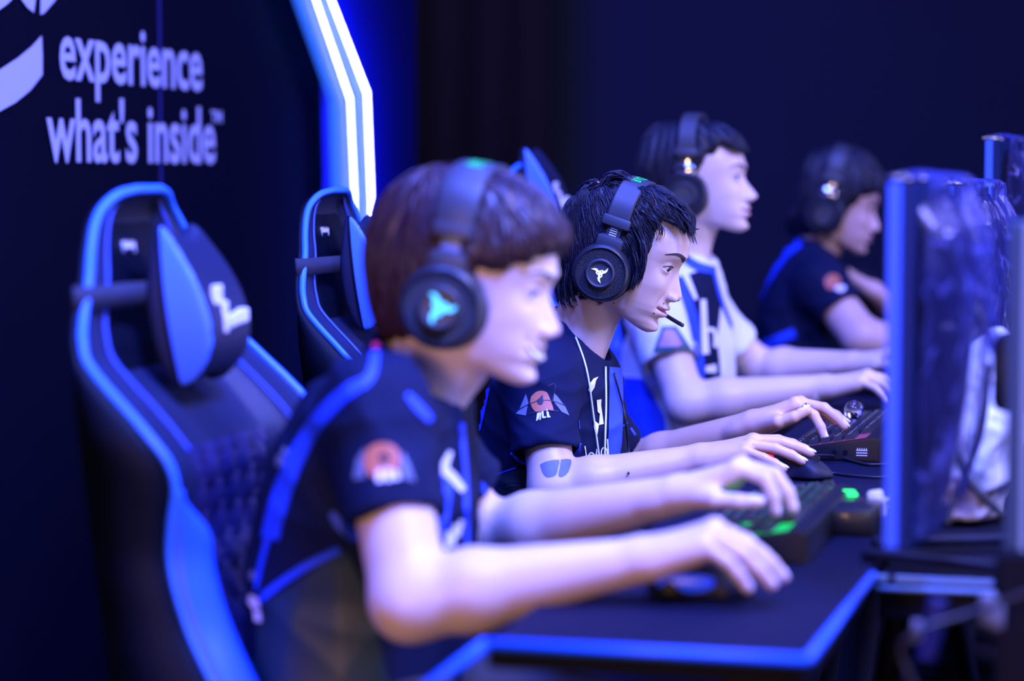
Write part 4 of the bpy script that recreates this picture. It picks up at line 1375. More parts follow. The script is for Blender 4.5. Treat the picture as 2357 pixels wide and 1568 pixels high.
    for s in (-1, 1):
        b = MB(); b.box((sx - .04, s * .31, .40), (.06, .05, .06), None, .008); b.box((sx - .04, s * .325, .50), (.05, .03, .22), None, .01); b.box((sx - .02, s * .325, .615), (.24, .085, .028), None, .01)
        b.build('armrest', M['plastic_black'], root, True, 40)
    b = MB(); b.cyl((sx, 0, .10), (sx, 0, .40), .03); b.box((sx, 0, .39), (.28, .22, .03), None, .01); b.build('gas_lift', M['plastic_black'], root, True, 40)
    b = MB()
    for k in range(5):
        a = 2 * PI * k / 5; e = Vector((sx + .31 * math.cos(a), .31 * math.sin(a), .075)); b.tube([Vector((sx, 0, .11)), e], [.03, .018], 10)
    base = b.build('star_base', M['plastic_black'], root, True, 40)
    for k in range(5):
        a = 2 * PI * k / 5; e = Vector((sx + .31 * math.cos(a), .31 * math.sin(a), .028)); t_ = Vector((-math.sin(a), math.cos(a), 0))
        b = MB(); b.cyl(e - t_ * .022, e + t_ * .022, .028); b.build('caster', M['plastic_black'], base, True, 40)
    return root

def solve_chair(f, px_edge, py_top, base_dy):
    e0 = min(CR, key=lambda r: abs(r[1] - FC.U(200, 650, y=-.185).z)); dx = dz = 0.0
    for _ in range(12):
        a = proj(f.m @ Vector((e0[0] + dx, -e0[2] + base_dy, e0[1] + dz))); t = proj(f.m @ Vector((CR[0][0] + dx, base_dy, CR[0][1] + dz)))
        dx += (px_edge - a[0]) / FPX * f.o.y; dz -= (py_top - t[1]) / FPX * f.o.y
    return dx, dz
def pillow(c, root):
    """bean shaped neck pillow: dark front, bright blue ends"""
    Hh, Wd, Dp = .104, .056, .056
    pa, pb_ = FC.U(361, 517, y=-.056), FC.U(411, 891, y=-.056); slope = (pb_.x - pa.x) / (pb_.z - pa.z); Hh = (pa.z - pb_.z) / 2 + .006
    cx, cy, cz = c
    def f(P):
        X, Y, Z = P
        x, y, z = X - cx, Y, Z - cz
        v = z / Hh; 
        xx = x - slope * z      # ends wrap forward
        w = Wd * (1 - .08 * v * v)
        pr = (1 - np.clip(np.abs(v), 0, 1) ** 2.2) * (1 - .42 * v)
        thick = Dp * .92 * pr + .004
        a = np.maximum(xx - thick, -xx - .006 - .018 * pr.clip(0, 1))
        b_ = np.abs(y) - w - .012 * (1 - v * v)
        e = np.abs(z) - Hh * (.78 + .22 * (np.abs(y) / Wd) ** 2)
        return smax(smax(a, b_, .008), e, .01)
    V, Q = surfnets(f, (cx - .12, -.21, cz - .13), (cx + .15, .21, cz + .13), .0032)
    V = lap(V, Q, 2)
    N = vnormals(V, Q)
    me = mesh_np(V - np.array(CO), Q)
    pil = link('neck_pillow', me, root, [M['leather'], M['pillow_blue']])
    fc = V[Q].mean(1); fn = N[Q].mean(1)
    side = (np.abs(fn[:, 1]) > .50) 
    fx = fc[:, 0] - cx - slope * (fc[:, 2] - cz); side &= fx > .0005; idx = side.astype(np.int32); me.polygons.foreach_set('material_index', idx); me.update()
    for s_ in (-1, 1):      # seam between the dark back and the blue end
        b = MB(); P_ = []
        for i in range(25):
            z = Hh * (-.93 + 1.86 * i / 24); v = z / Hh
            P_.append(Vector((cx + slope * z + .0005, s_ * (Wd * (1 - .08 * v * v) + .012 * (1 - v * v) - .0005 - .004 * abs(v) ** 8), cz + z)) - CO)
        b.tube(P_, .0026, 8); b.build('seam_piping', M['leather_side'], pil, True)
    b = MB()     # embroidered mark on the front
    for (y, z, w, h) in ((-.035, .012, .030, .026), (-.022, -.006, .016, .022), (-.030, -.024, .010, .020), (-.004, -.020, .014, .018), (.016, -.018, .020, .018), (.040, -.016, .022, .020), (.062, -.016, .014, .018)):
        b.box(Vector((cx + slope * z + Dp * .92 * (1 - (abs(z) / Hh) ** 2.2) * (1 - .42 * z / Hh) + .005, y * .75, cz + z)) - CO, (.006, w, h), None, .003)
    b.build('embroidered_mark', M['print_white'], pil)
    return pil

CHAIRG = 'blue edged gaming chairs'
def chair_matrix(dx, dy, dz=0, dyaw=0, f=FC):
    return f.m @ Matrix.Translation((CO.x + dx, dy, dz)) @ Matrix.Rotation(math.radians(dyaw), 4, 'Z')
ch1 = make_chair('black gaming chair with bright blue piping and headrest pillow, nearest the camera at left', chair_matrix(0, 0), CHAIRG)
def copy_tree(o, parent=None):
    c = o.copy(); COL.objects.link(c)
    if parent: c.parent = parent
    for k in o.children: copy_tree(k, c)
    return c
def sc_(f, a, b_, dy):
    dx, dz = solve_chair(f, a, b_, dy); return chair_matrix(dx, dy, dz, 0, f)
for mtx, lab in ((sc_(Frame(F2.o.x, F2.o.y), 699, 438, .12), 'black and blue gaming chair just left of the auburn hair, below the light strips'),
                 (sc_(Frame(F3.o.x, F3.o.y), 1168, 378, .02), 'gaming chair whose bright blue pillow shows above and behind the auburn-haired person'),
                 (chair_matrix(-.1, .1, -.06, 0, Frame(F4.o.x, F4.o.y)), 'gaming chair of the furthest player, almost hidden behind the third head')):
    c = copy_tree(ch1); c.matrix_world = mtx; c['label'] = lab
    if 'pillow shows' in lab:
        for k_ in c.children:
            if k_.name.startswith('neck_pillow'): k_.location = (-.034, 0, .078)

# ------------------------------------------------------------------ monitors
M['bezel'] = mat('monitor_bezel', (.004, .02, .09), .5, spec=.12)
M['bezel_blue'] = mat('bezel_film', (.05, .17, .80), .5, spec=.3)
M['shell'] = mat('monitor_shell', (.010, .010, .020), .14, spec=.8, coat=.8)
M['screen'] = mat('screen', (.02, .02, .02), .2, emit=(.62, .58, 1), estr=3.4)
M['film'] = mat('plastic_wrap', (.22, .25, .95), .16, spec=1.0, coat=1.0, bump=('noise', 25, .8))
_nt = M['film'].node_tree; _b = _nt.nodes['Principled BSDF']; _fr = _nt.nodes.new('ShaderNodeFresnel'); _fr.inputs[0].default_value = 1.5
_tr = _nt.nodes.new('ShaderNodeBsdfTransparent'); _mx = _nt.nodes.new('ShaderNodeMixShader'); _mp = _nt.nodes.new('ShaderNodeMapRange')
_mp.inputs['To Min'].default_value = .0; _mp.inputs['To Max'].default_value = .55; _mp.inputs['From Max'].default_value = .9
_nt.links.new(_fr.outputs[0], _mp.inputs['Value']); 
_tc = _nt.nodes.new('ShaderNodeTexCoord'); _nz = _nt.nodes.new('ShaderNodeTexNoise'); _nz.inputs['Scale'].default_value = 7; _nz.inputs['Detail'].default_value = 2; _nz.inputs['Distortion'].default_value = 1.6
_nt.links.new(_tc.outputs['Object'], _nz.inputs['Vector']); _rp = _nt.nodes.new('ShaderNodeValToRGB')
_e = _rp.color_ramp.elements; _e[0].position = .465; _e[0].color = (0, 0, 0, 1); _e[1].position = .535; _e[1].color = (0, 0, 0, 1); _q = _e.new(.50); _q.color = (.42, .42, .42, 1)
_nt.links.new(_nz.outputs['Fac'], _rp.inputs[0]); _ad = _nt.nodes.new('ShaderNodeMath'); _ad.operation = 'MAXIMUM'
_nt.links.new(_mp.outputs['Result'], _ad.inputs[0]); _nt.links.new(_rp.outputs[0], _ad.inputs[1]); _nt.links.new(_ad.outputs[0], _mx.inputs[0]); _nt.links.new(_tr.outputs[0], _mx.inputs[1]); _nt.links.new(_b.outputs[0], _mx.inputs[2])
_nt.links.new(_mx.outputs[0], _nt.nodes['Material Output'].inputs[0])
M['stand'] = mat('monitor_stand', (.006, .009, .022), .45, spec=.2)

def make_monitor(label, m, hgt=.395, wid=.43):
    root = thing('monitor', label, 'monitor', m, group='curved monitors along the shelf')
    # local: y away along the row from the near edge, x toward the back, z from the bottom of the panel
    nC = 24; sag = .020
    def cx_(t): return sag * (1 - (2 * t - 1) ** 2)       # the middle of the panel sits further back
    # panel
    V, F = [], []
    for i in range(nC + 1):
        t = i / nC; y = t * wid; x = cx_(t)
        for dx, z in ((0, 0), (.026, 0), (.026, hgt), (0, hgt)): V.append((x + dx, y, z))
    for i in range(nC):
        for k in range(4): F.append((4 * i + k, 4 * i + (k + 1) % 4, 4 * i + 4 + (k + 1) % 4, 4 * i + 4 + k))
    F.append((0, 1, 2, 3)); n_ = len(V); F.append((n_ - 1, n_ - 2, n_ - 3, n_ - 4))
    pan = link('panel', mesh_py(V, F), root, [M['bezel']])
    V, F = [], []
    for i in range(nC + 1):
        t = .012 + .976 * i / nC
        for z in (.012, hgt - .012): V.append((cx_(t) - .0012, t * wid, z))
    for i in range(nC): F.append((2 * i, 2 * i + 1, 2 * i + 3, 2 * i + 2))
    link('screen', mesh_py(V, F), pan, [M['screen']])
    # near edge strip
    b = MB(); b.box((.007, -.003, hgt / 2), (.014, .006, hgt), None, .0015); b.build('edge_strip', M['bezel_blue'], pan)
    # bulging back shell
    def f(P):
        X, Y, Z = P
        t = (Y / wid)
        u = np.abs(2 * t - 1); v = np.abs(2 * Z / hgt - 1)
        bul = .050 * (1 - u ** 2.6).clip(0, 1) * (1 - v ** 3.0).clip(0, 1) * (.35 + .65 * (Z / hgt).clip(0, 1)) + .020
        return np.maximum(np.maximum(X - (sag * (1 - (2 * t - 1) ** 2) + bul), -(X - .008 - sag * (1 - (2 * t - 1) ** 2))), np.maximum(np.maximum(-Y + .006, Y - wid + .006), np.maximum(-Z + .006, Z - hgt + .006)))
    V_, Q_ = surfnets(f, (-.01, -.01, -.01), (.15, wid + .01, hgt + .01), .009)
    link('back_shell', mesh_np(lap(V_, Q_, 3), Q_), root, [M['shell']])
    # crumpled protective film over the top and the back
    Vf, Ff = [], []; nu, nv = 60, 50
    for i in range(nu + 1):
        t = -.02 + 1.04 * i / nu
        for j in range(nv + 1):
            s_ = j / nv
            u = abs(2 * t - 1)
            wr = .010 * abs(noise.noise(Vector((t * 9, s_ * 5, 1)))) + .016 * abs(noise.noise(Vector((t * 4 + s_ * 3, s_ * 3, 4)))) + .005 * noise.noise(Vector((t * 30, s_ * 20, 2)))
            wr += .016 * math.exp(-((t - (.06 + .42 * s_ ** .6)) / .025) ** 2) + .013 * math.exp(-((t - (.40 + .35 * s_ ** .8)) / .03) ** 2) + .010 * math.exp(-((t - (.80 - .3 * s_)) / .03) ** 2)
            if s_ < .16:      # over the top edge
                q = s_ / .16; x = cx_(t) - .004 + q * (.040 + .02 * (1 - u ** 2)); z = hgt + .003 + wr * .30 + .004 * math.sin(q * PI)
            else:
                q = (s_ - .16) / .84; bl = .052 * max(0, 1 - u ** 2.6) * max(0, 1 - abs(1 - 2 * q) ** 3.0) * (1 - .65 * q)
                x = cx_(t) + .030 + max(bl, .012 * (1 - q)) + wr * .8; z = hgt + .004 - q * (hgt * .98) 
            Vf.append((x, t * wid, z))
    for i in range(nu):
        for j in range(nv): a = i * (nv + 1) + j; Ff.append((a, a + 1, a + nv + 2, a + nv + 1))
    fo = link('plastic_film', mesh_py(Vf, Ff, True), root, [M['film']]); fo['label'] = 'crumpled clear blue plastic film'
    # stand
    b = MB(); b.box((.15, wid / 2, hgt * .45), (.10, .07, .09), None, .012); b.build('hinge', M['stand'], root, True, 40)
    bz = m.translation.z
    b = MB(); b.tube([Vector((.17, wid / 2, hgt * .5)), Vector((.19, wid / 2, .1)), Vector((.175, wid / 2 + .08, -(bz - zd) + .008))], [.022, .024, .028], 14); b.build('stand_neck', M['stand'], root, True)
    b = MB()
    b.box((.06, wid / 2 + .05, -(bz - zd) + .008), (.26, .028, .012), Matrix.Rotation(math.radians(-25), 3, 'Z'), .004)
    b.box((.06, wid / 2 + .24, -(bz - zd) + .008), (.26, .028, .012), Matrix.Rotation(math.radians(25), 3, 'Z'), .004)
    b.box((.175, wid / 2 + .10, -(bz - zd) + .010), (.09, .16, .016), None, .006)
    b.build('stand_foot', M['stand'], root, True, 40)
    return root
def mon_m(px, py_bottom, Z, zb=None, yaw=0):
    """near bottom corner of a panel at depth Z"""
    p = EYEP + ray(px, py_bottom) * Z
    if zb is not None: p.z = zb
    return Matrix.Translation(p) @ Matrix.Rotation(-THETA + math.radians(yaw), 4, 'Z')
mA = make_monitor('curved monitor wrapped in blue film, tallest in view and nearest the camera', mon_m(2036, 1262, 2.62))
mB = make_monitor('curved monitor with crinkled clear film, second along the shelf behind the nearest', mon_m(2166, 1050, 3.55))
mC = make_monitor('curved monitor standing highest at the right edge, furthest of the three', mon_m(2262, 800, 4.62))
# ------------------------------------------------------------------ things on the desk
M['key'] = mat('keycap', (.014, .015, .022), .45)
M['key_side'] = mat('keycap_plain', (.05, .07, .10), .5)
M['kb_base'] = mat('keyboard_base', (.010, .011, .016), .4, coat=.2)
M['glow_green'] = mat('backlight_green', (0, .1, .02), .4, emit=(.0, 1, .22), estr=.75)
M['glow_pink'] = mat('backlight_pink', (.1, 0, .06), .4, emit=(1, .25, .75), estr=.22)
M['glow_white'] = mat('key_legend', (.5, .5, .6), .4, emit=(.75, .72, 1), estr=.9)
M['legend_green'] = mat('key_legend_green', (.0, .5, .1), .4, emit=(.0, 1, .2), estr=.9)
M['mouse'] = mat('mouse_shell', (.006, .008, .024), .5, spec=.25)
M['red_led'] = mat('mouse_red_light', (.8, 0, .02), .4, emit=(1, .01, .03), estr=2.5)
M['blue_led'] = mat('mouse_blue_side', (.02, .06, .8), .3, emit=(.01, .06, 1), estr=.55)
M['green_led'] = mat('green_indicator', (0, .8, .1), .4, emit=(.02, 1, .05), estr=2.0)
M['bag'] = mat('white_plastic_bag', (.72, .74, .76), .5, noise_=(14, .15), bump=('noise', 40, .5))
M['post'] = mat('post_metal', (.02, .07, .14), .6)
M['post_edge'] = mat('post_edge', (.25, .42, .55), .4)
M['glass'] = mat('clear_glass', (.9, .92, 1), .02, trans=1.0)
M['plug_white'] = mat('plug_white', (.75, .78, .76), .5); M['plug_grey'] = mat('plug_grey', (.16, .18, .24), .5); M['cable_blue'] = mat('cable_blue', (.004, .008, .10), .6)

def make_keyboard(label, m, glow, legend, side_mark=True, L=.455, D=.165):
    """local: x from the player to the back, y along the length, z up"""
    root = thing('keyboard', label, 'keyboard', m, group='mechanical keyboards')
    b = MB()
    prof = [(0, 0), (D, 0), (D, .036), (D * .93, .040), (.015, .016), (0, .010)]
    Mp = Matrix(((1, 0, 0, 0), (0, 0, -1, L), (0, 1, 0, 0), (0, 0, 0, 1)))
    b.prism(prof, Mp, L, .003); base = b.build('case', M['kb_base'], root, True, 30)
    sl = (.040 - .016) / (D * .93 - .015)
    rows = [[1.25, 1.25, 1.25, 6.25, 1.25, 1.25, 1.25, 1.25, 0, 1, 1, 1, 0, 2, 1], [2.25] + [1] * 10 + [2.75, 0, -1, 1, -1, 0, 1, 1, 1], [1.75] + [1] * 11 + [2.25, 0, -3, 0, 1, 1, 1],
            [1.5] + [1] * 12 + [1.5, 0, 1, 1, 1, 0, 1, 1, 1], [1] * 13 + [2, 0, 1, 1, 1, 0, 1, 1, 1], [1, -1, 1, 1, 1, 1, -.5, 1, 1, 1, 1, -.5, 1, 1, 1, 1, 0, 1, 1, 1]]
    u = (L - .02) / 21.6; meshes = {}
    V, F = [], []; n = 0
    for r, row in enumerate(rows):
        x = .024 + r * (D * .93 - .034) / 6 + .010; z = .016 + (x - .015) * sl
        y = L - .010     # the row starts at the far end (the player's left)
        for k in row:
            if k == 0: y -= .3 * u; continue
            if k < 0: y += k * u; continue
            w = k * u; yc_ = y - w / 2; y -= w
            if k not in meshes:
                b = MB()
                hx, hy = .0085, w / 2 - .0012
                bm = b.bm; lo = [bm.verts.new((sx_ * hx, sy_ * hy, 0)) for sx_, sy_ in ((-1, -1), (1, -1), (1, 1), (-1, 1))]
                hi = [bm.verts.new((sx_ * (hx - .0022) + .0006, sy_ * (hy - .0020), .0085)) for sx_, sy_ in ((-1, -1), (1, -1), (1, 1), (-1, 1))]
                bm.faces.new(lo[::-1]); bm.faces.new(hi)
                for q in range(4): bm.faces.new((lo[q], lo[(q + 1) % 4], hi[(q + 1) % 4], hi[q]))
                o_ = b.build('key', M['key'], root); meshes[k] = o_.data
            else:
                o_ = bpy.data.objects.new('key', meshes[k]); COL.objects.link(o_); o_.parent = root
            o_.location = (x, yc_, z + .0014); o_.rotation_euler = (0, -math.atan(sl), 0); n += 1
            # legend strokes
            zz = z + .0014 + .0088; rr = random.Random(n)
            for q in range(2):
                ax = x - .002 + q * .0035; ay = yc_ + rr.uniform(-.002, .002); o2 = len(V); hw = rr.uniform(.0012, .0024)
                V += [(ax - .0009, ay - hw, zz - .0004), (ax + .0009, ay - hw, zz + .0), (ax + .0009, ay + hw, zz + .0), (ax - .0009, ay + hw, zz - .0004)]; F.append((o2, o2 + 1, o2 + 2, o2 + 3))
    link('key_legends', mesh_py(V, F), base, [M[legend]])
    b = MB(); b.box((D * .50, L / 2, .016 + (D * .48 - .015) * sl + .0006), (D * .70, L - .036, .0012), Matrix.Rotation(-math.atan(sl), 3, 'Y'))
    b.build('backlight', M[glow], base)
    if side_mark:
        b = MB()
        for q in range(3): b.box((D - .030, -.0006, .010 + q * .0042), (.018, .001, .0018))
        for q in range(5): b.box((D - .037 + q * .0036, -.0006, .0205), (.0014, .001, .003))
        b.build('side_mark', M['print_white'], base)
        for q in (0, 1):
            b = MB(); b.cyl((D - .075 + q * .018, -.001, .014), (D - .075 + q * .018, .004, .014), .0042, n=16); b.build('socket', M['desk_dark'], base, True, 40)
    return root

def row_m(fr, p, z=None, yaw=0):
    q = fr.m @ p
    if z is not None: q.z = z
    return Matrix.Translation(q) @ Matrix.Rotation(fr.yaw + math.radians(yaw), 4, 'Z')
zt_ = zd + .0005
k2 = F2.U(2026, 1064, z=zt_); k2.x -= .165
make_keyboard('black keyboard lit pink and white under the hand wearing a ring', row_m(F2, k2), 'glow_pink', 'glow_white')
k1 = F1.U(1868, 1300, z=zt_); k1.x -= .172
make_keyboard('black keyboard lit green under the auburn-haired person’s left hand', row_m(F1, k1), 'glow_green', 'legend_green', False)

def make_mouse(label, m, led, strip=None, L=.124):
    root = thing('computer_mouse', label, 'mouse', m, group='black gaming mice')
    Hh, Wd = .038, .033
    def f(P):
        X, Y, Z = P
        t = (X / L + .5)
        top = Hh * (np.sin((t.clip(0, 1) * .86 + .12) * PI)).clip(0, 1) ** .8
        w = Wd * (1 - .18 * np.cos((t - .5) * 4 * PI * .9) * .5) * (1 - .9 * (np.abs(2 * t - 1)).clip(0, 1) ** 6)
        zc = Z / (top + .004)
        d1 = np.abs(Y) - w * (1 - .30 * zc.clip(0, 1) ** 2)
        d = smax(smax(d1, Z - top + .25 * (Y / Wd) ** 2 * .012, .010), np.abs(X) - L / 2, .008)
        return np.maximum(d, -Z + .001)
    V, Q = surfnets(f, (-L / 2 - .006, -.04, -.002), (L / 2 + .006, .04, .046), .0022)
    sh_ = link('shell', mesh_np(lap(V, Q, 1), Q), root, [M['mouse']])
    b = MB(); b.cyl((L * .26, -.0035, .029), (L * .26, .0035, .029), .0065, n=20); b.build('scroll_wheel', M['kb_base'], root, True, 40)
    b = MB(); b.box((L * .22, 0, .0345), (L * .5, .0008, .002)); b.build('button_gap', M['desk_dark'], root)
    b = MB(); b.sph((-L * .30, -.024, .033), .0058, 12, (1.5, .8, .6)); b.build('light', M[led], root, True)
    if strip:
        b = MB(); b.sph((-.012, -.030, .016), .01, 16, (3.4, .35, 1.0)); b.build('side_panel', M[strip], root, True)
    return root
make_mouse('black mouse with a small red light under the hand with long nails', row_m(F2, F2.U(1830, 1098, z=zd + .002), yaw=-4), 'red_led')
make_mouse('mouse with a blue glowing side under the hand nearest the camera', row_m(F1, F1.U(1612, 1366, z=zd + .002), yaw=4), 'blue_led', 'blue_led')
make_mouse('dark mouse held by the person with white sleeves', row_m(F3, F3.U(1990, 903, z=zd + .002)), 'blue_led')

def cable(name, label, fr, pts, r, m, cat='cable', group=None):
    """pts: (px, py, z) on the desk or (px, py, 'y', v)"""
    P_ = []
    for p in pts:
        q = fr.U(p[0], p[1], z=p[2]) if len(p) == 3 else fr.U(p[0], p[1], y=p[3])
        P_.append(fr.m @ q)
    b = MB(); b.tube(catmull(P_, 8), r, 8); o_ = b.build(name, M[m], None, True)
    return tag(o_, label, cat, group)
zc_ = zd + .003
cable('mouse_cable', 'thin black cable leading from the red-lit mouse under the keyboard edge', F2, [(1890, 1082, zd + .01), (1920, 1090, zc_), (1970, 1096, zc_), (2040, 1098, zc_), (2100, 1080, zc_)], .0022, 'cable_black')
cable('keyboard_cable', 'black cable curving along the front of the pink-lit keyboard', F2, [(1860, 1050, zd + .02), (1920, 1050, zd + .008), (1965, 1062, zc_), (2005, 1070, zc_), (2080, 1066, zc_)], .0026, 'cable_black')

# glass ball by the ringed fingers
pg = F2.U(1968, 936, y=.26)
b = MB(); b.sph((0, 0, 0), .017, 32)
gb = b.build('glass_ball', M['glass'], None, True); gb.location = F2.m @ F2.U(1966, 945, z=zd + .058)
tag(gb, 'small clear glass ball beside the raised fingertips over the pink-lit keyboard', 'ornament')
b = MB(); b.lathe([(.012, -.0445), (.013, -.043), (.006, -.036), (.004, -.018), (0, -.017)], 20); b.build('stem', M['kb_base'], gb, True)

# connectors and the green light behind the first keyboard
us = thing('usb_hub', 'black hub with a green light and white plugs beside the green-lit keyboard', 'hub', row_m(F1, F1.U(1950, 1218, z=zd)))
b = MB(); b.box((0, .0, .018), (.085, .13, .036), None, .006); b.build('case', M['kb_base'], us, True, 40)
b = MB(); b.box((-.012, .10, .036), (.020, .012, .006), None, .002); b.box((-.012, .10, .018), (.026, .02, .034), None, .003); b.build('green_light', M['green_led'], us)
for i, (px, py) in enumerate(((1972, 1168), (1996, 1182), (2018, 1160))):
    p = us.matrix_world.inverted() @ (F1.m @ F1.U(px, py, y=F1.U(1950, 1218, z=zd).y + .05))
    b = MB(); b.box(p, (.036, .022, .020), Matrix.Rotation(i * .7, 3, 'Y'), .004); b.cyl(p, p + Vector((.03, .01, .012)), .004); b.build('plug', M['plug_white'], us, True, 40)
b = MB(); b.cyl((-.02, -.066, .018), (-.02, -.0655, .018), .0045, n=16); b.build('button', M['print_white'], us)

# crumpled white bag behind the first monitor
def bagf(P):
    X, Y, Z = P
    d = sd_ell(P, (0, 0, .10), (.085, .11, .13))
    d = smin(d, sd_cap(P, (.03, 0, .15), (.045, .0, .24), .05, .028), .04)
    return smax(d, -(Z - .002), .01)
V, Q = surfnets(bagf, (-.12, -.15, -.01), (.13, .15, .30), .006)
N = vnormals(V, Q)
w_ = np.array([abs(noise.noise(Vector(v) * 16)) * .022 + abs(noise.noise(Vector(v) * 38 + Vector((5, 0, 0)))) * .010 for v in V])
V = V - N * w_[:, None]; V[:, 2] = np.maximum(V[:, 2], .001)
bg = link('plastic_bag', mesh_np(lap(V, Q, 1), Q), None, [M['bag']])
bg.matrix_world = Matrix.Translation(Vector((*(F1.m @ F1.U(2212, 1205, y=.55)).xy, zd - .003))) @ Matrix.Rotation(-THETA, 4, 'Z')
tag(bg, 'crumpled white plastic bag standing behind the film-wrapped monitor', 'bag')

# near post at the right edge
pp_ = EYEP + ray(2336, 1290) * 2.5
po = thing('metal_post', 'grey metal post on a black clamp at the right edge of the desk', 'post', Matrix.Translation((pp_.x, pp_.y, 0)) @ Matrix.Rotation(-THETA, 4, 'Z'))
zp1 = (EYEP + ray(2336, 508) * 2.5).z; zp0 = (EYEP + ray(2336, 1262) * 2.5).z
b = MB(); b.box((0, 0, (zp0 + zp1) / 2), (.020, .03, zp1 - zp0), None, .002); b.build('upright', M['post'], po)
b = MB(); b.box((.0095, -.0165, (zp0 + zp1) / 2), (.007, .004, zp1 - zp0), None, .001); b.build('edge_strip', M['post_edge'], po)
b = MB(); b.box((.004, 0, zp0 / 2 + .0), (.045, .05, zp0), None, .006); b.build('clamp_column', M['desk_dark'], po)
# cables hanging by the shelf
for i, (pts, r, lab) in enumerate([
    ([(2200, 860, 'y', .2), (2190, 960, 'y', .2), (2215, 1080, 'y', .22), (2250, 1130, 'y', .22), (2310, 1190, 'y', .2)], .005, 'black cable looping in front of the white bag'),
    ([(2275, 840, 'y', .2), (2262, 980, 'y', .22), (2225, 1090, 'y', .22), (2195, 1150, 'y', .2), (2180, 1210, 'y', .18)], .004, 'thin dark cable crossing down over the white bag'),
    ([(2240, 700, 'y', .15), (2290, 800, 'y', .12), (2330, 860, 'y', .08), (2370, 900, 'y', .05)], .006, 'black cable running down towards the grey post'),
    ([(2380, 1360, 'y', -.35), (2240, 1410, 'y', -.35), (2120, 1450, 'y', -.38), (2075, 1500, 'y', -.38), (2110, 1590, 'y', -.38)], .0035, 'dark cable hanging below the shelf rails'),
    ([(2160, 1380, 'y', -.3), (2150, 1450, 'y', -.3), (2130, 1520, 'y', -.3)], .010, 'short blue cable loop hanging under the shelf')]):
    cable('cable', lab, F1, pts, r, 'cable_black' if i != 4 else 'cable_blue', group='cables by the monitors')
# dangling connector tips under the shelf
for i, (px, py, s) in enumerate(((2112, 1452, .011), (2275, 1402, .016), (2295, 1420, .013))):
    p = F1.m @ F1.U(px, py, y=-.3)
    b = MB(); b.box((0, 0, 0), (s, s, s * 2.0), None, s * .25); b.cyl((0, 0, s), (0, 0, s * 1.0 + .25 * 0 + max(.0, (zd - .05) - p.z)), s * .22, n=8)
    o_ = b.build('hanging_plug', M['plug_grey'], None, True); o_.location = p
    tag(o_, ['small pale plug hanging lowest under the shelf rails', 'pale plug hanging under the right end of the shelf rails', 'pale plug nearest the black clamp at the right edge'][i], 'plug')
# ------------------------------------------------------------------ prints and seams on the clothes, marks on skin
def circ(cx, cy, r, n=20, ry=None): return [(cx + r * math.cos(2 * PI * i / n), cy + (ry or r) * math.sin(2 * PI * i / n)) for i in range(n)]
def D(P, name, polys, m, lift=.0014, step=6, on='jersey', label=None, maxd=.05):
    if name in ('chest_lettering', 'badge_lettering', 'badge_detail', 'chevron_lines') or len(polys) == 1:
        return decal_mesh(name, polys, P['skin_' + on], M[m], P[on], lift, step, maxd, label, one=len(polys) == 1)
    for q in polys: decal_mesh(name, [q], P['skin_' + on], M[m], P[on], lift, step, maxd, label, one=True)
for P in (P1, P2, P3, P4):
    P['skin_jersey'] = Skin([P['jersey']]); P['skin_body'] = Skin([P['body']])

# player 1
D(P1, 'shoulder_stripe', [stroke([(866, 796), (852, 868), (800, 902), (738, 962), (690, 1040), (656, 1120), (634, 1190), (624, 1240)], [18, 22, 30, 34, 38, 42, 42, 40]),
    stroke([(618, 1240), (602, 1300), (590, 1360)], [14, 12, 9])], 'jersey_blue', label='bright blue shoulder stripe')
D(P1, 'lower_panel', [smooth2([(594, 1400), (690, 1335), (785, 1270), (812, 1300), (846, 1380), (870, 1470), (892, 1560), (900, 1600), (600, 1600), (592, 1500)], 3)], 'jersey_green', .0010, 9, label='grey green lower panel')
D(P1, 'hem_stripe', [stroke([(588, 1392), (650, 1340), (715, 1298), (782, 1264)], [16, 17, 17, 15])], 'jersey_blue', .0022)
D(P1, 'sleeve_trim', [stroke([(764, 1180), (786, 1212), (815, 1232), (852, 1243)], [14, 22, 22, 14]), stroke([(1104, 1112), (1125, 1140), (1150, 1156), (1180, 1164)], [12, 17, 16, 10])], 'jersey_blue')
D(P1, 'collar_stripe', [stroke([(936, 908), (960, 935), (990, 968)], [12, 20, 16])], 'jersey_blue')
D(P1, 'chest_panel', [[(1000, 1085), (1030, 1075), (1040, 1120), (1026, 1230), (1006, 1235), (992, 1180)], stroke([(1062, 975), (1070, 1100), (1074, 1270)], 11)], 'jersey_blue')
D(P1, 'chest_logo', [stroke([(1034, 1040), (1020, 1078), (1040, 1100), (1064, 1130)], [10, 20, 20, 14]), stroke([(1030, 1222), (1026, 1262)], 12), stroke([(1046, 1206), (1038, 1255)], 12), stroke([(1060, 1196), (1050, 1235)], 11)], 'print_white', .0022)
D(P1, 'sleeve_badge', [circ(880, 1062, 42)], 'print_orange', .0018, label='orange round badge')
D(P1, 'badge_wings', [[(822, 1060), (842, 1030), (842, 1100), (815, 1105)], [(925, 1040), (945, 1080), (955, 1110), (925, 1100)]], 'print_grey', .0016)
D(P1, 'badge_detail', [circ(884, 1056, 12)], 'print_dark', .0024)
D(P1, 'badge_lettering', [[(866, 1088), (880, 1080), (884, 1110), (868, 1112)], [(888, 1078), (900, 1082), (902, 1108), (890, 1110)], [(906, 1084), (918, 1088), (920, 1104), (906, 1106)]], 'print_white', .0026)
D(P1, 'back_mark', [circ(660, 1040, 8), circ(648, 1062, 10, 14, 14), circ(584, 1325, 7, 12, 12)], 'print_grey', .0024)
D(P1, 'waist_tag', [[(578, 1368), (598, 1376), (604, 1400), (588, 1402), (576, 1388)], [(588, 1404), (604, 1408), (606, 1432), (592, 1430)]], 'print_white', .0030)
M['red'] = mat('red_tag', (.7, .02, .05), .5)
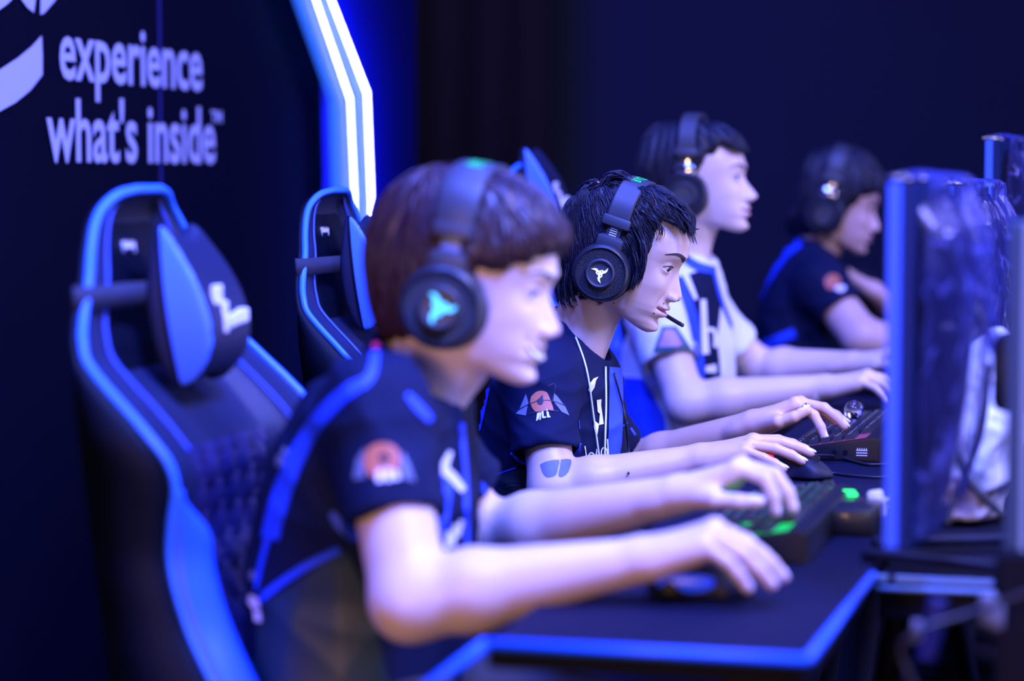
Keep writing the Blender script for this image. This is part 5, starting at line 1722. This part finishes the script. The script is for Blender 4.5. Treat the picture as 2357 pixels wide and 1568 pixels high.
D(P1, 'collar_tag', [circ(866, 800, 9)], 'red', .003)

# player 2 (zoom coordinates of the sleeve and chest)
def z4(*p): return [(1160 + x / 4.613, 840 + y / 4.613) for x, y in p]
D(P2, 'badge_wings', [z4((165, 480), (235, 310), (262, 400), (235, 540), (130, 520)), z4((530, 300), (560, 330), (650, 450), (690, 540), (610, 500), (525, 390))], 'print_grey', .0010, 3)
D(P2, 'sleeve_badge', [smooth2(z4((290, 340), (340, 290), (400, 275), (450, 290), (470, 320), (500, 400), (525, 484), (492, 490), (468, 478), (400, 500), (340, 500), (300, 455), (280, 395)), 2)], 'print_orange', .0012, 3, label='orange lettermark badge')
D(P2, 'badge_detail', [z4((345, 385), (412, 320), (420, 402), (400, 428), (370, 425)), stroke(z4((160, 480), (280, 415), (400, 380), (520, 388), (650, 440)), 1.6), stroke(z4((265, 528), (330, 508), (410, 498)), 1.6), stroke(z4((480, 486), (575, 496)), 1.6), stroke(z4((455, 232), (540, 212), (510, 390)), 1.4)], 'print_dark', .0018, 2.5)
D(P2, 'badge_lettering', [z4((345, 600), (355, 520), (385, 506), (372, 590), (366, 572), (358, 598)), z4((380, 590), (384, 520), (398, 505), (392, 590)), z4((400, 500), (418, 495), (424, 555), (448, 552), (448, 568), (408, 572)), z4((448, 500), (470, 500), (478, 540), (494, 562), (460, 566)), z4((446, 478), (462, 476), (464, 490), (448, 492))], 'print_white', .0022, 2.5)
D(P2, 'sleeve_trim', [stroke(z4((82, 935), (150, 1012), (245, 1050)), [5, 7, 3]), stroke(z4((806, 830), (795, 910), (722, 986)), [4, 7, 3]), stroke(z4((1248, 652), (1312, 612), (1322, 645)), 3.5), stroke(z4((1340, 672), (1388, 745)), 4), stroke(z4((788, 560), (800, 720)), [1, 3]), stroke(z4((848, 1070), (950, 1255)), 4.5)], 'jersey_blue', .0014, 3)
D(P2, 'hem_seam', [stroke(z4((150, 945), (400, 925), (640, 905), (760, 905)), 1.4)], 'print_dark', .0012, 3)
D(P2, 'chest_panel', [z4((1112, 20), (1250, 40), (1256, 300), (1250, 700), (1240, 850), (1212, 990), (1146, 1080), (1140, 1240), (1070, 1245), (1082, 1000), (1104, 700), (1110, 300))], 'jersey_blue', .0016, 4, label='bright blue panel')
D(P2, 'chest_logo', [z4((885, 262), (900, 200), (940, 150), (992, 130), (962, 180), (948, 240), (918, 290), (908, 345)), z4((972, 372), (1022, 365), (1018, 430), (1048, 632), (998, 642), (1006, 520), (984, 500)), z4((945, 590), (998, 632), (985, 720), (970, 762), (942, 650))], 'print_white', .0022, 3)
def ring(cx, cy, rx, ry, w, n=26):
    o_ = [(cx + rx * math.cos(2 * PI * i / n + .1), cy + ry * math.sin(2 * PI * i / n + .1)) for i in range(n)]
    i_ = [(cx + (rx - w) * math.cos(2 * PI * i / n + .1), cy + (ry - w) * math.sin(2 * PI * i / n + .1)) for i in range(n)]
    return [o_ + [o_[0]] + [i_[0]] + i_[::-1]] if False else [[o_[i], o_[(i + 1) % n], i_[(i + 1) % n], i_[i]] for i in range(n)]
c1, c2 = z4((918, 985))[0], z4((1052, 930))[0]
D(P2, 'chest_lettering', [stroke(z4((850, 862), (876, 1046)), 2.4)] + ring(c1[0], c1[1], 8.5, 13, 2.6) + [stroke(z4((950, 1050), (950, 1102)), 2.4), stroke(z4((975, 890), (962, 1010)), 2.6)] + ring(c2[0], c2[1], 8, 13, 2.6) + [stroke(z4((1086, 785), (1096, 962)), 2.8)], 'print_white', .0024, 3)
D(P2, 'back_panel', [[(1099, 905), (1130, 892), (1122, 930), (1108, 990), (1098, 1000)]], 'jersey_blue', .0014, 4)
D(P2, 'lower_panel', [[(1132, 1100), (1180, 1084), (1262, 1070), (1275, 1180), (1272, 1260), (1120, 1260)]], 'jersey_green', .0010, 5, label='grey green lower panel')
D(P2, 'chevron_lines', [stroke([(1150 + i * 7, 1118 + i * 9), (1196 + i * 1, 1112 + i * 9), (1230 + i * 3, 1170 + i * 9)], 1.8, 2) for i in range(8)], 'print_dark', .0018, 3)
D(P2, 'side_stripe', [stroke([(1132, 1098), (1160, 1086), (1188, 1076)], 4)], 'jersey_blue', .0018, 3)
D(P2, 'tattoo', [smooth2(z4((384, 1062), (440, 1030), (584, 1008), (575, 1090), (552, 1172), (480, 1196), (432, 1180), (400, 1120)), 2), smooth2(z4((604, 1006), (716, 1008), (700, 1100), (676, 1150), (620, 1192), (578, 1178), (592, 1090)), 2)], 'ink', .0006, 3, 'body')
D(P2, 'mole', [circ(1413, 697, 1.6, 8), circ(1505, 721, 1.7, 8), circ(1527, 699, 1.4, 8)], 'mole', .0008, 2, 'body')
# player 3
D(P3, 'jersey_side', [[(1418, 868), (1480, 872), (1500, 900), (1530, 960), (1540, 1060), (1540, 1260), (1418, 1260)]], 'jersey_blue', .0014, 8)
D(P3, 'chest_panel', [[(1556, 640), (1645, 612), (1660, 690), (1650, 780), (1660, 880), (1670, 1000), (1620, 1010), (1606, 880), (1596, 800), (1582, 720)]], 'jersey', .0014, 7)
D(P3, 'chest_stripe', [stroke([(1560, 640), (1590, 720), (1606, 800), (1612, 900)], [18, 22, 22, 14]), stroke([(1640, 620), (1662, 700), (1700, 790)], [8, 8, 5])], 'jersey_blue', .0024, 5)
D(P3, 'collar_band', [stroke([(1566, 585), (1600, 612), (1640, 622)], [14, 20, 16])], 'jersey_blue', .0026, 5)
D(P3, 'chest_logo', [stroke([(1574, 628), (1600, 690)], [14, 8]), stroke([(1616, 690), (1622, 815)], [12, 16]), stroke([(1622, 760), (1642, 762), (1644, 800)], 9), stroke([(1622, 850), (1646, 848)], [14, 20])], 'print_white', .0032, 5)
M['teal'] = mat('badge_teal', (.02, .09, .12), .6); M['badge_pink'] = mat('badge_pink', (.45, .25, .32), .6)
D(P3, 'sleeve_badge', [[(1504, 812), (1524, 752), (1556, 752), (1592, 806)]], 'teal', .002, 5)
D(P3, 'badge_detail', [[(1516, 800), (1530, 760), (1550, 760), (1574, 798)]], 'badge_pink', .0028, 5)
# player 4
D(P4, 'shoulder_stripe', [stroke([(1842, 556), (1800, 582), (1758, 640), (1728, 700), (1708, 752)], [26, 38, 40, 40, 36])], 'jersey_blue', .003, 6)
D(P4, 'sleeve_trim', [stroke([(1872, 712), (1900, 734), (1946, 742)], [10, 15, 10])], 'jersey_blue', .003, 6)
D(P4, 'sleeve_badge', [circ(1916, 650, 18, 14)], 'print_orange', .003, 6)
D(P4, 'badge_lettering', [circ(1934, 666, 12, 12, 7)], 'print_white', .004, 5)
D(P4, 'back_mark', [stroke([(1748, 648), (1762, 622), (1776, 606)], 14)], 'print_grey', .004, 5)
D(P4, 'lower_stripe', [stroke([(1745, 800), (1785, 785), (1830, 765)], 22)], 'jersey_blue', .003, 6)

# brows, lashes, teeth: laid on each face from the front
for P, th in ((P1, 1.0), (P2, 1.25), (P3, 1.2), (P4, 1.1)):
    Hw = P['fr'].m @ P['Hm']; t_ = P['skin_body'].t; R3_ = Hw.to_3x3()
    def hf(lift):
        def h(a, b_):
            o_ = Hw @ Vector((.2, a / 1000, b_ / 1000)); r_ = t_.ray_cast(o_, (R3_ @ Vector((-1, 0, 0))).normalized())
            if r_[0] is None: return None
            return r_[0] + (R3_ @ Vector((1, 0, 0))).normalized() * lift
        return h
    for s in (-1, 1):
        pol = stroke_poly(smooth2([(s * 8, 22.5), (s * 18, 26.5), (s * 32, 31.5), (s * 44, 31), (s * 55, 26)], 4), 4)
        n_ = len(pol) // 2; c_ = [((pol[i][0] + pol[-1 - i][0]) / 2, (pol[i][1] + pol[-1 - i][1]) / 2) for i in range(n_)]
        pol = stroke_poly(c_, [th * (6.2 * (1 - (i / (n_ - 1)) ** 1.3) + .8) * min(1, .55 + i / (n_ - 1) * 3) for i in range(n_)])
        decal_mesh('eyebrow', [pol], None, M['brow'], P['body'], step=2, maxd=.03, hit=hf(.0009))
    up_, lo_ = P.get('lid', (.0042, .0036))
    for s in (-1, 1):
        c_ = []
        for i in range(13):
            yy = 22.5 + 23.5 * i / 12; c_.append((s * yy, 4.5 - .5 + (yy - 31.5) * .06 + up_ * 1000 * (1 - ((yy - 31.5) / 14.6) ** 2) + 1.5))
        pol = stroke_poly(c_, [.5 + 1.7 * math.sin(PI * min(1, .2 + .8 * i / 12)) for i in range(13)])
        decal_mesh('eyelashes', [pol], None, M['brow'], P['body'], step=1.5, maxd=.03, hit=hf(.0008))
    if P is P1:
        decal_mesh('mouth', [smooth2([(-30, -57.5), (-12, -65.5), (0, -66), (12, -65.5), (30, -57.5), (33, -57), (27, -66), (14, -71.5), (0, -73), (-14, -71.5), (-27, -66), (-33, -57)], 3)], None, M['mouth'], P['body'], step=2, maxd=.03, hit=hf(.0006))
        decal_mesh('teeth', [smooth2([(-29, -58.6), (-20, -62), (-10, -64.6), (0, -65), (10, -64.6), (20, -62), (29, -58.6), (24, -66), (15, -70), (0, -72.5), (-15, -70), (-24, -66)], 3)], None, M['teeth'], P['body'], step=2, maxd=.03, hit=hf(.0014))

# earphone wires lying on the chest of player 2
def wire(P, name, label, px, r, m, lift, cat='cable'):
    pts = []
    for x, y in smooth2(px, 6):
        h = P['skin_jersey'].hit(x, y, lift); 
        if h is None: h = P['skin_body'].hit(x, y, lift)
        if h is not None: pts.append(h)
    # ease jumps
    for _ in range(3): pts = [pts[0]] + [(pts[i - 1] + pts[i] * 2 + pts[i + 1]) / 4 for i in range(1, len(pts) - 1)] + [pts[-1]]
    b = MB(); b.tube(pts, r, 8); return tag(b.build(name, M[m], None, True), label, cat)
wire(P2, 'earphone_wire', 'left white earphone wire running from the neck down the focused person’s chest', [(1296, 710), (1318, 770), (1345, 848), (1358, 930), (1372, 1030), (1383, 1112)], .0016, 'cable_white', .004)
wire(P2, 'earphone_wire', 'right white earphone wire hanging straight down the focused person’s chest', [(1389, 846), (1390, 930), (1388, 1020), (1386, 1112)], .0016, 'cable_white', .004)
wire(P2, 'headset_wire', 'black headset wire crossing the blue chest panel', [(1408, 862), (1420, 910), (1432, 960), (1440, 1040), (1446, 1090)], .0018, 'cable_black', .005)
M['nail'] = mat('fingernail', (.95, .80, .82), .25, coat=.4)
for key in ('R', 'L'):
    hm, ch = P2['arms'][key]
    for n_, (pts, r) in ch.items():
        a_, b_ = pts[-2], pts[-1]; dr = (b_ - a_).normalized()
        up = Vector((-.2, .45, .85)) if n_ == 'thumb' else Vector((-dr.z, 0, dr.x))
        up = (up - dr * up.dot(dr)).normalized(); sd = up.cross(dr)
        R_ = Matrix((dr, sd, up)).transposed()
        b = MB(); b.sph(b_ + up * r * .60 - dr * r * .02, 1, 20, (r * .92, r * .58, r * .24), R_); b.bm.transform(hm)
        b.build('fingernail', M['nail'], P2['body'], True)
# finger ring and wrist band
hm, ch = P2['arms']['L']; p_ = ch['pinky'][0]; a_, b_ = p_[0].lerp(p_[1], .35), p_[0].lerp(p_[1], .52)
hm, ch = P2['arms']['L']; p_ = ch['index'][0]; a_, b_ = p_[0].lerp(p_[1], .40), p_[0].lerp(p_[1], .56)
b = MB(); q_ = (b_ - a_).to_track_quat('Z', 'Y').to_matrix().to_4x4(); Mx_ = hm @ Matrix.Translation(a_) @ q_
b.lathe([(.0088, 0), (.0098, .0005), (.0098, .005), (.0088, .0055)], 28, Mx_); rg = b.build('finger_ring', M['ring'], P2['body'], True)
hm, ch = P3['arms']['R']; b = MB(); b.lathe([(.031, -.022), (.0325, -.020), (.033, 0), (.0335, .018), (.032, .020)], 28, hm @ Matrix.Translation((-.03, 0, 0)) @ Matrix.Rotation(PI / 2, 4, 'Y') @ Matrix.Diagonal((.86, 1, 1, 1)))
b.build('wrist_band', M['wrap'], P3['body'], True)
# ------------------------------------------------------------------ camera, light
cam = bpy.data.cameras.new('camera'); co = bpy.data.objects.new('camera', cam); COL.objects.link(co)
co.location = EYEP; co.rotation_euler = (PI / 2 - PITCH, 0, 0)
cam.sensor_width = 36; cam.lens = FPX / W * 36; cam.clip_end = 60; cam.clip_start = .05
cam.dof.use_dof = True; cam.dof.focus_distance = 3.86; cam.dof.aperture_fstop = 1.9
SC.camera = co
SC.view_settings.view_transform = 'Standard'; SC.view_settings.look = 'None'; SC.view_settings.gamma = 1
SC.view_settings.exposure = 0.0
SC.cycles.use_denoising = True
try: SC.cycles.denoiser = 'OPENIMAGEDENOISE'
except Exception: pass
def area(name, loc, tgt, size, power, col, spread=None):
    l = bpy.data.lights.new(name, 'AREA'); l.size = size; l.energy = power; l.color = col
    if spread: l.spread = math.radians(spread)
    o = bpy.data.objects.new(name, l); COL.objects.link(o); o.location = loc
    o.rotation_euler = (Vector(tgt) - Vector(loc)).to_track_quat('-Z', 'Y').to_euler(); return o
w = bpy.data.worlds.new('w'); SC.world = w; w.use_nodes = True
w.node_tree.nodes['Background'].inputs[0].default_value = (.05, .08, .40, 1); w.node_tree.nodes['Background'].inputs[1].default_value = .14
area('stage_lamp_key', (2.1, 1.7, 4.1), (.2, 3.7, 1.0), .8, 198, (.60, .54, 1.0))
area('stage_lamp_top', (.6, 4.2, 4.3), (.4, 4.0, 1.0), 1.6, 260, (.08, .12, 1.0))
area('stage_lamp_side', (-.6, 2.0, 4.3), (-.9, 4.0, .9), .8, 330, (.08, .13, 1.0))
area('stage_lamp_warm', (-.9, -.1, 1.1), (.2, 3.6, 1.0), .7, 42, (1.0, .56, .24))
area('chair_fill_blue', (.9, 1.3, 3.4), (-.42, 3.2, 1.0), .6, 60, (.07, .13, 1.0), 60)  # added blue fill to brighten the chairs and the nearest player's back
area('film_highlight_fill', (5.0, 5.2, 2.6), (1.0, 3.6, 1.0), 1.6, 260, (.22, .22, 1.0))  # added unseen lamp that gives the monitor film its blue highlights
# area lamps added at the frame edge for the blue glow on the wall
for a_, b_, sg, off, pw in [(q[0], q[1], s_, o_, w_) for s_, o_, w_ in ((1, .03, 420),) for q in (((700, -160), (763, 0)), ((763, 0), (804, 107)), ((804, 107), (845, 214)), ((850, 214), (852, 340)), ((852, 340), (855, 470)), ((856, 470), (858, 620)))]:
    p0, p1 = FW.U(*a_, x=.075), FW.U(*b_, x=.075); L_ = (p1 - p0).length
    l = bpy.data.lights.new('strip_glow_fill', 'AREA'); l.shape = 'RECTANGLE'; l.size = .016; l.size_y = L_; l.energy = pw * L_; l.color = (.004, .012, 1)
    o = bpy.data.objects.new('strip_glow_fill', l); COL.objects.link(o)
    d_ = (p1 - p0).normalized(); zx = Vector((.22, -sg, 0)).normalized(); zx = (zx - d_ * zx.dot(d_)).normalized(); xx = d_.cross(zx)
    m_ = Matrix((xx, d_, zx)).transposed().to_4x4(); m_.translation = (p0 + p1) / 2 + Vector((0, off, 0))
    o.matrix_world = FW.m @ m_
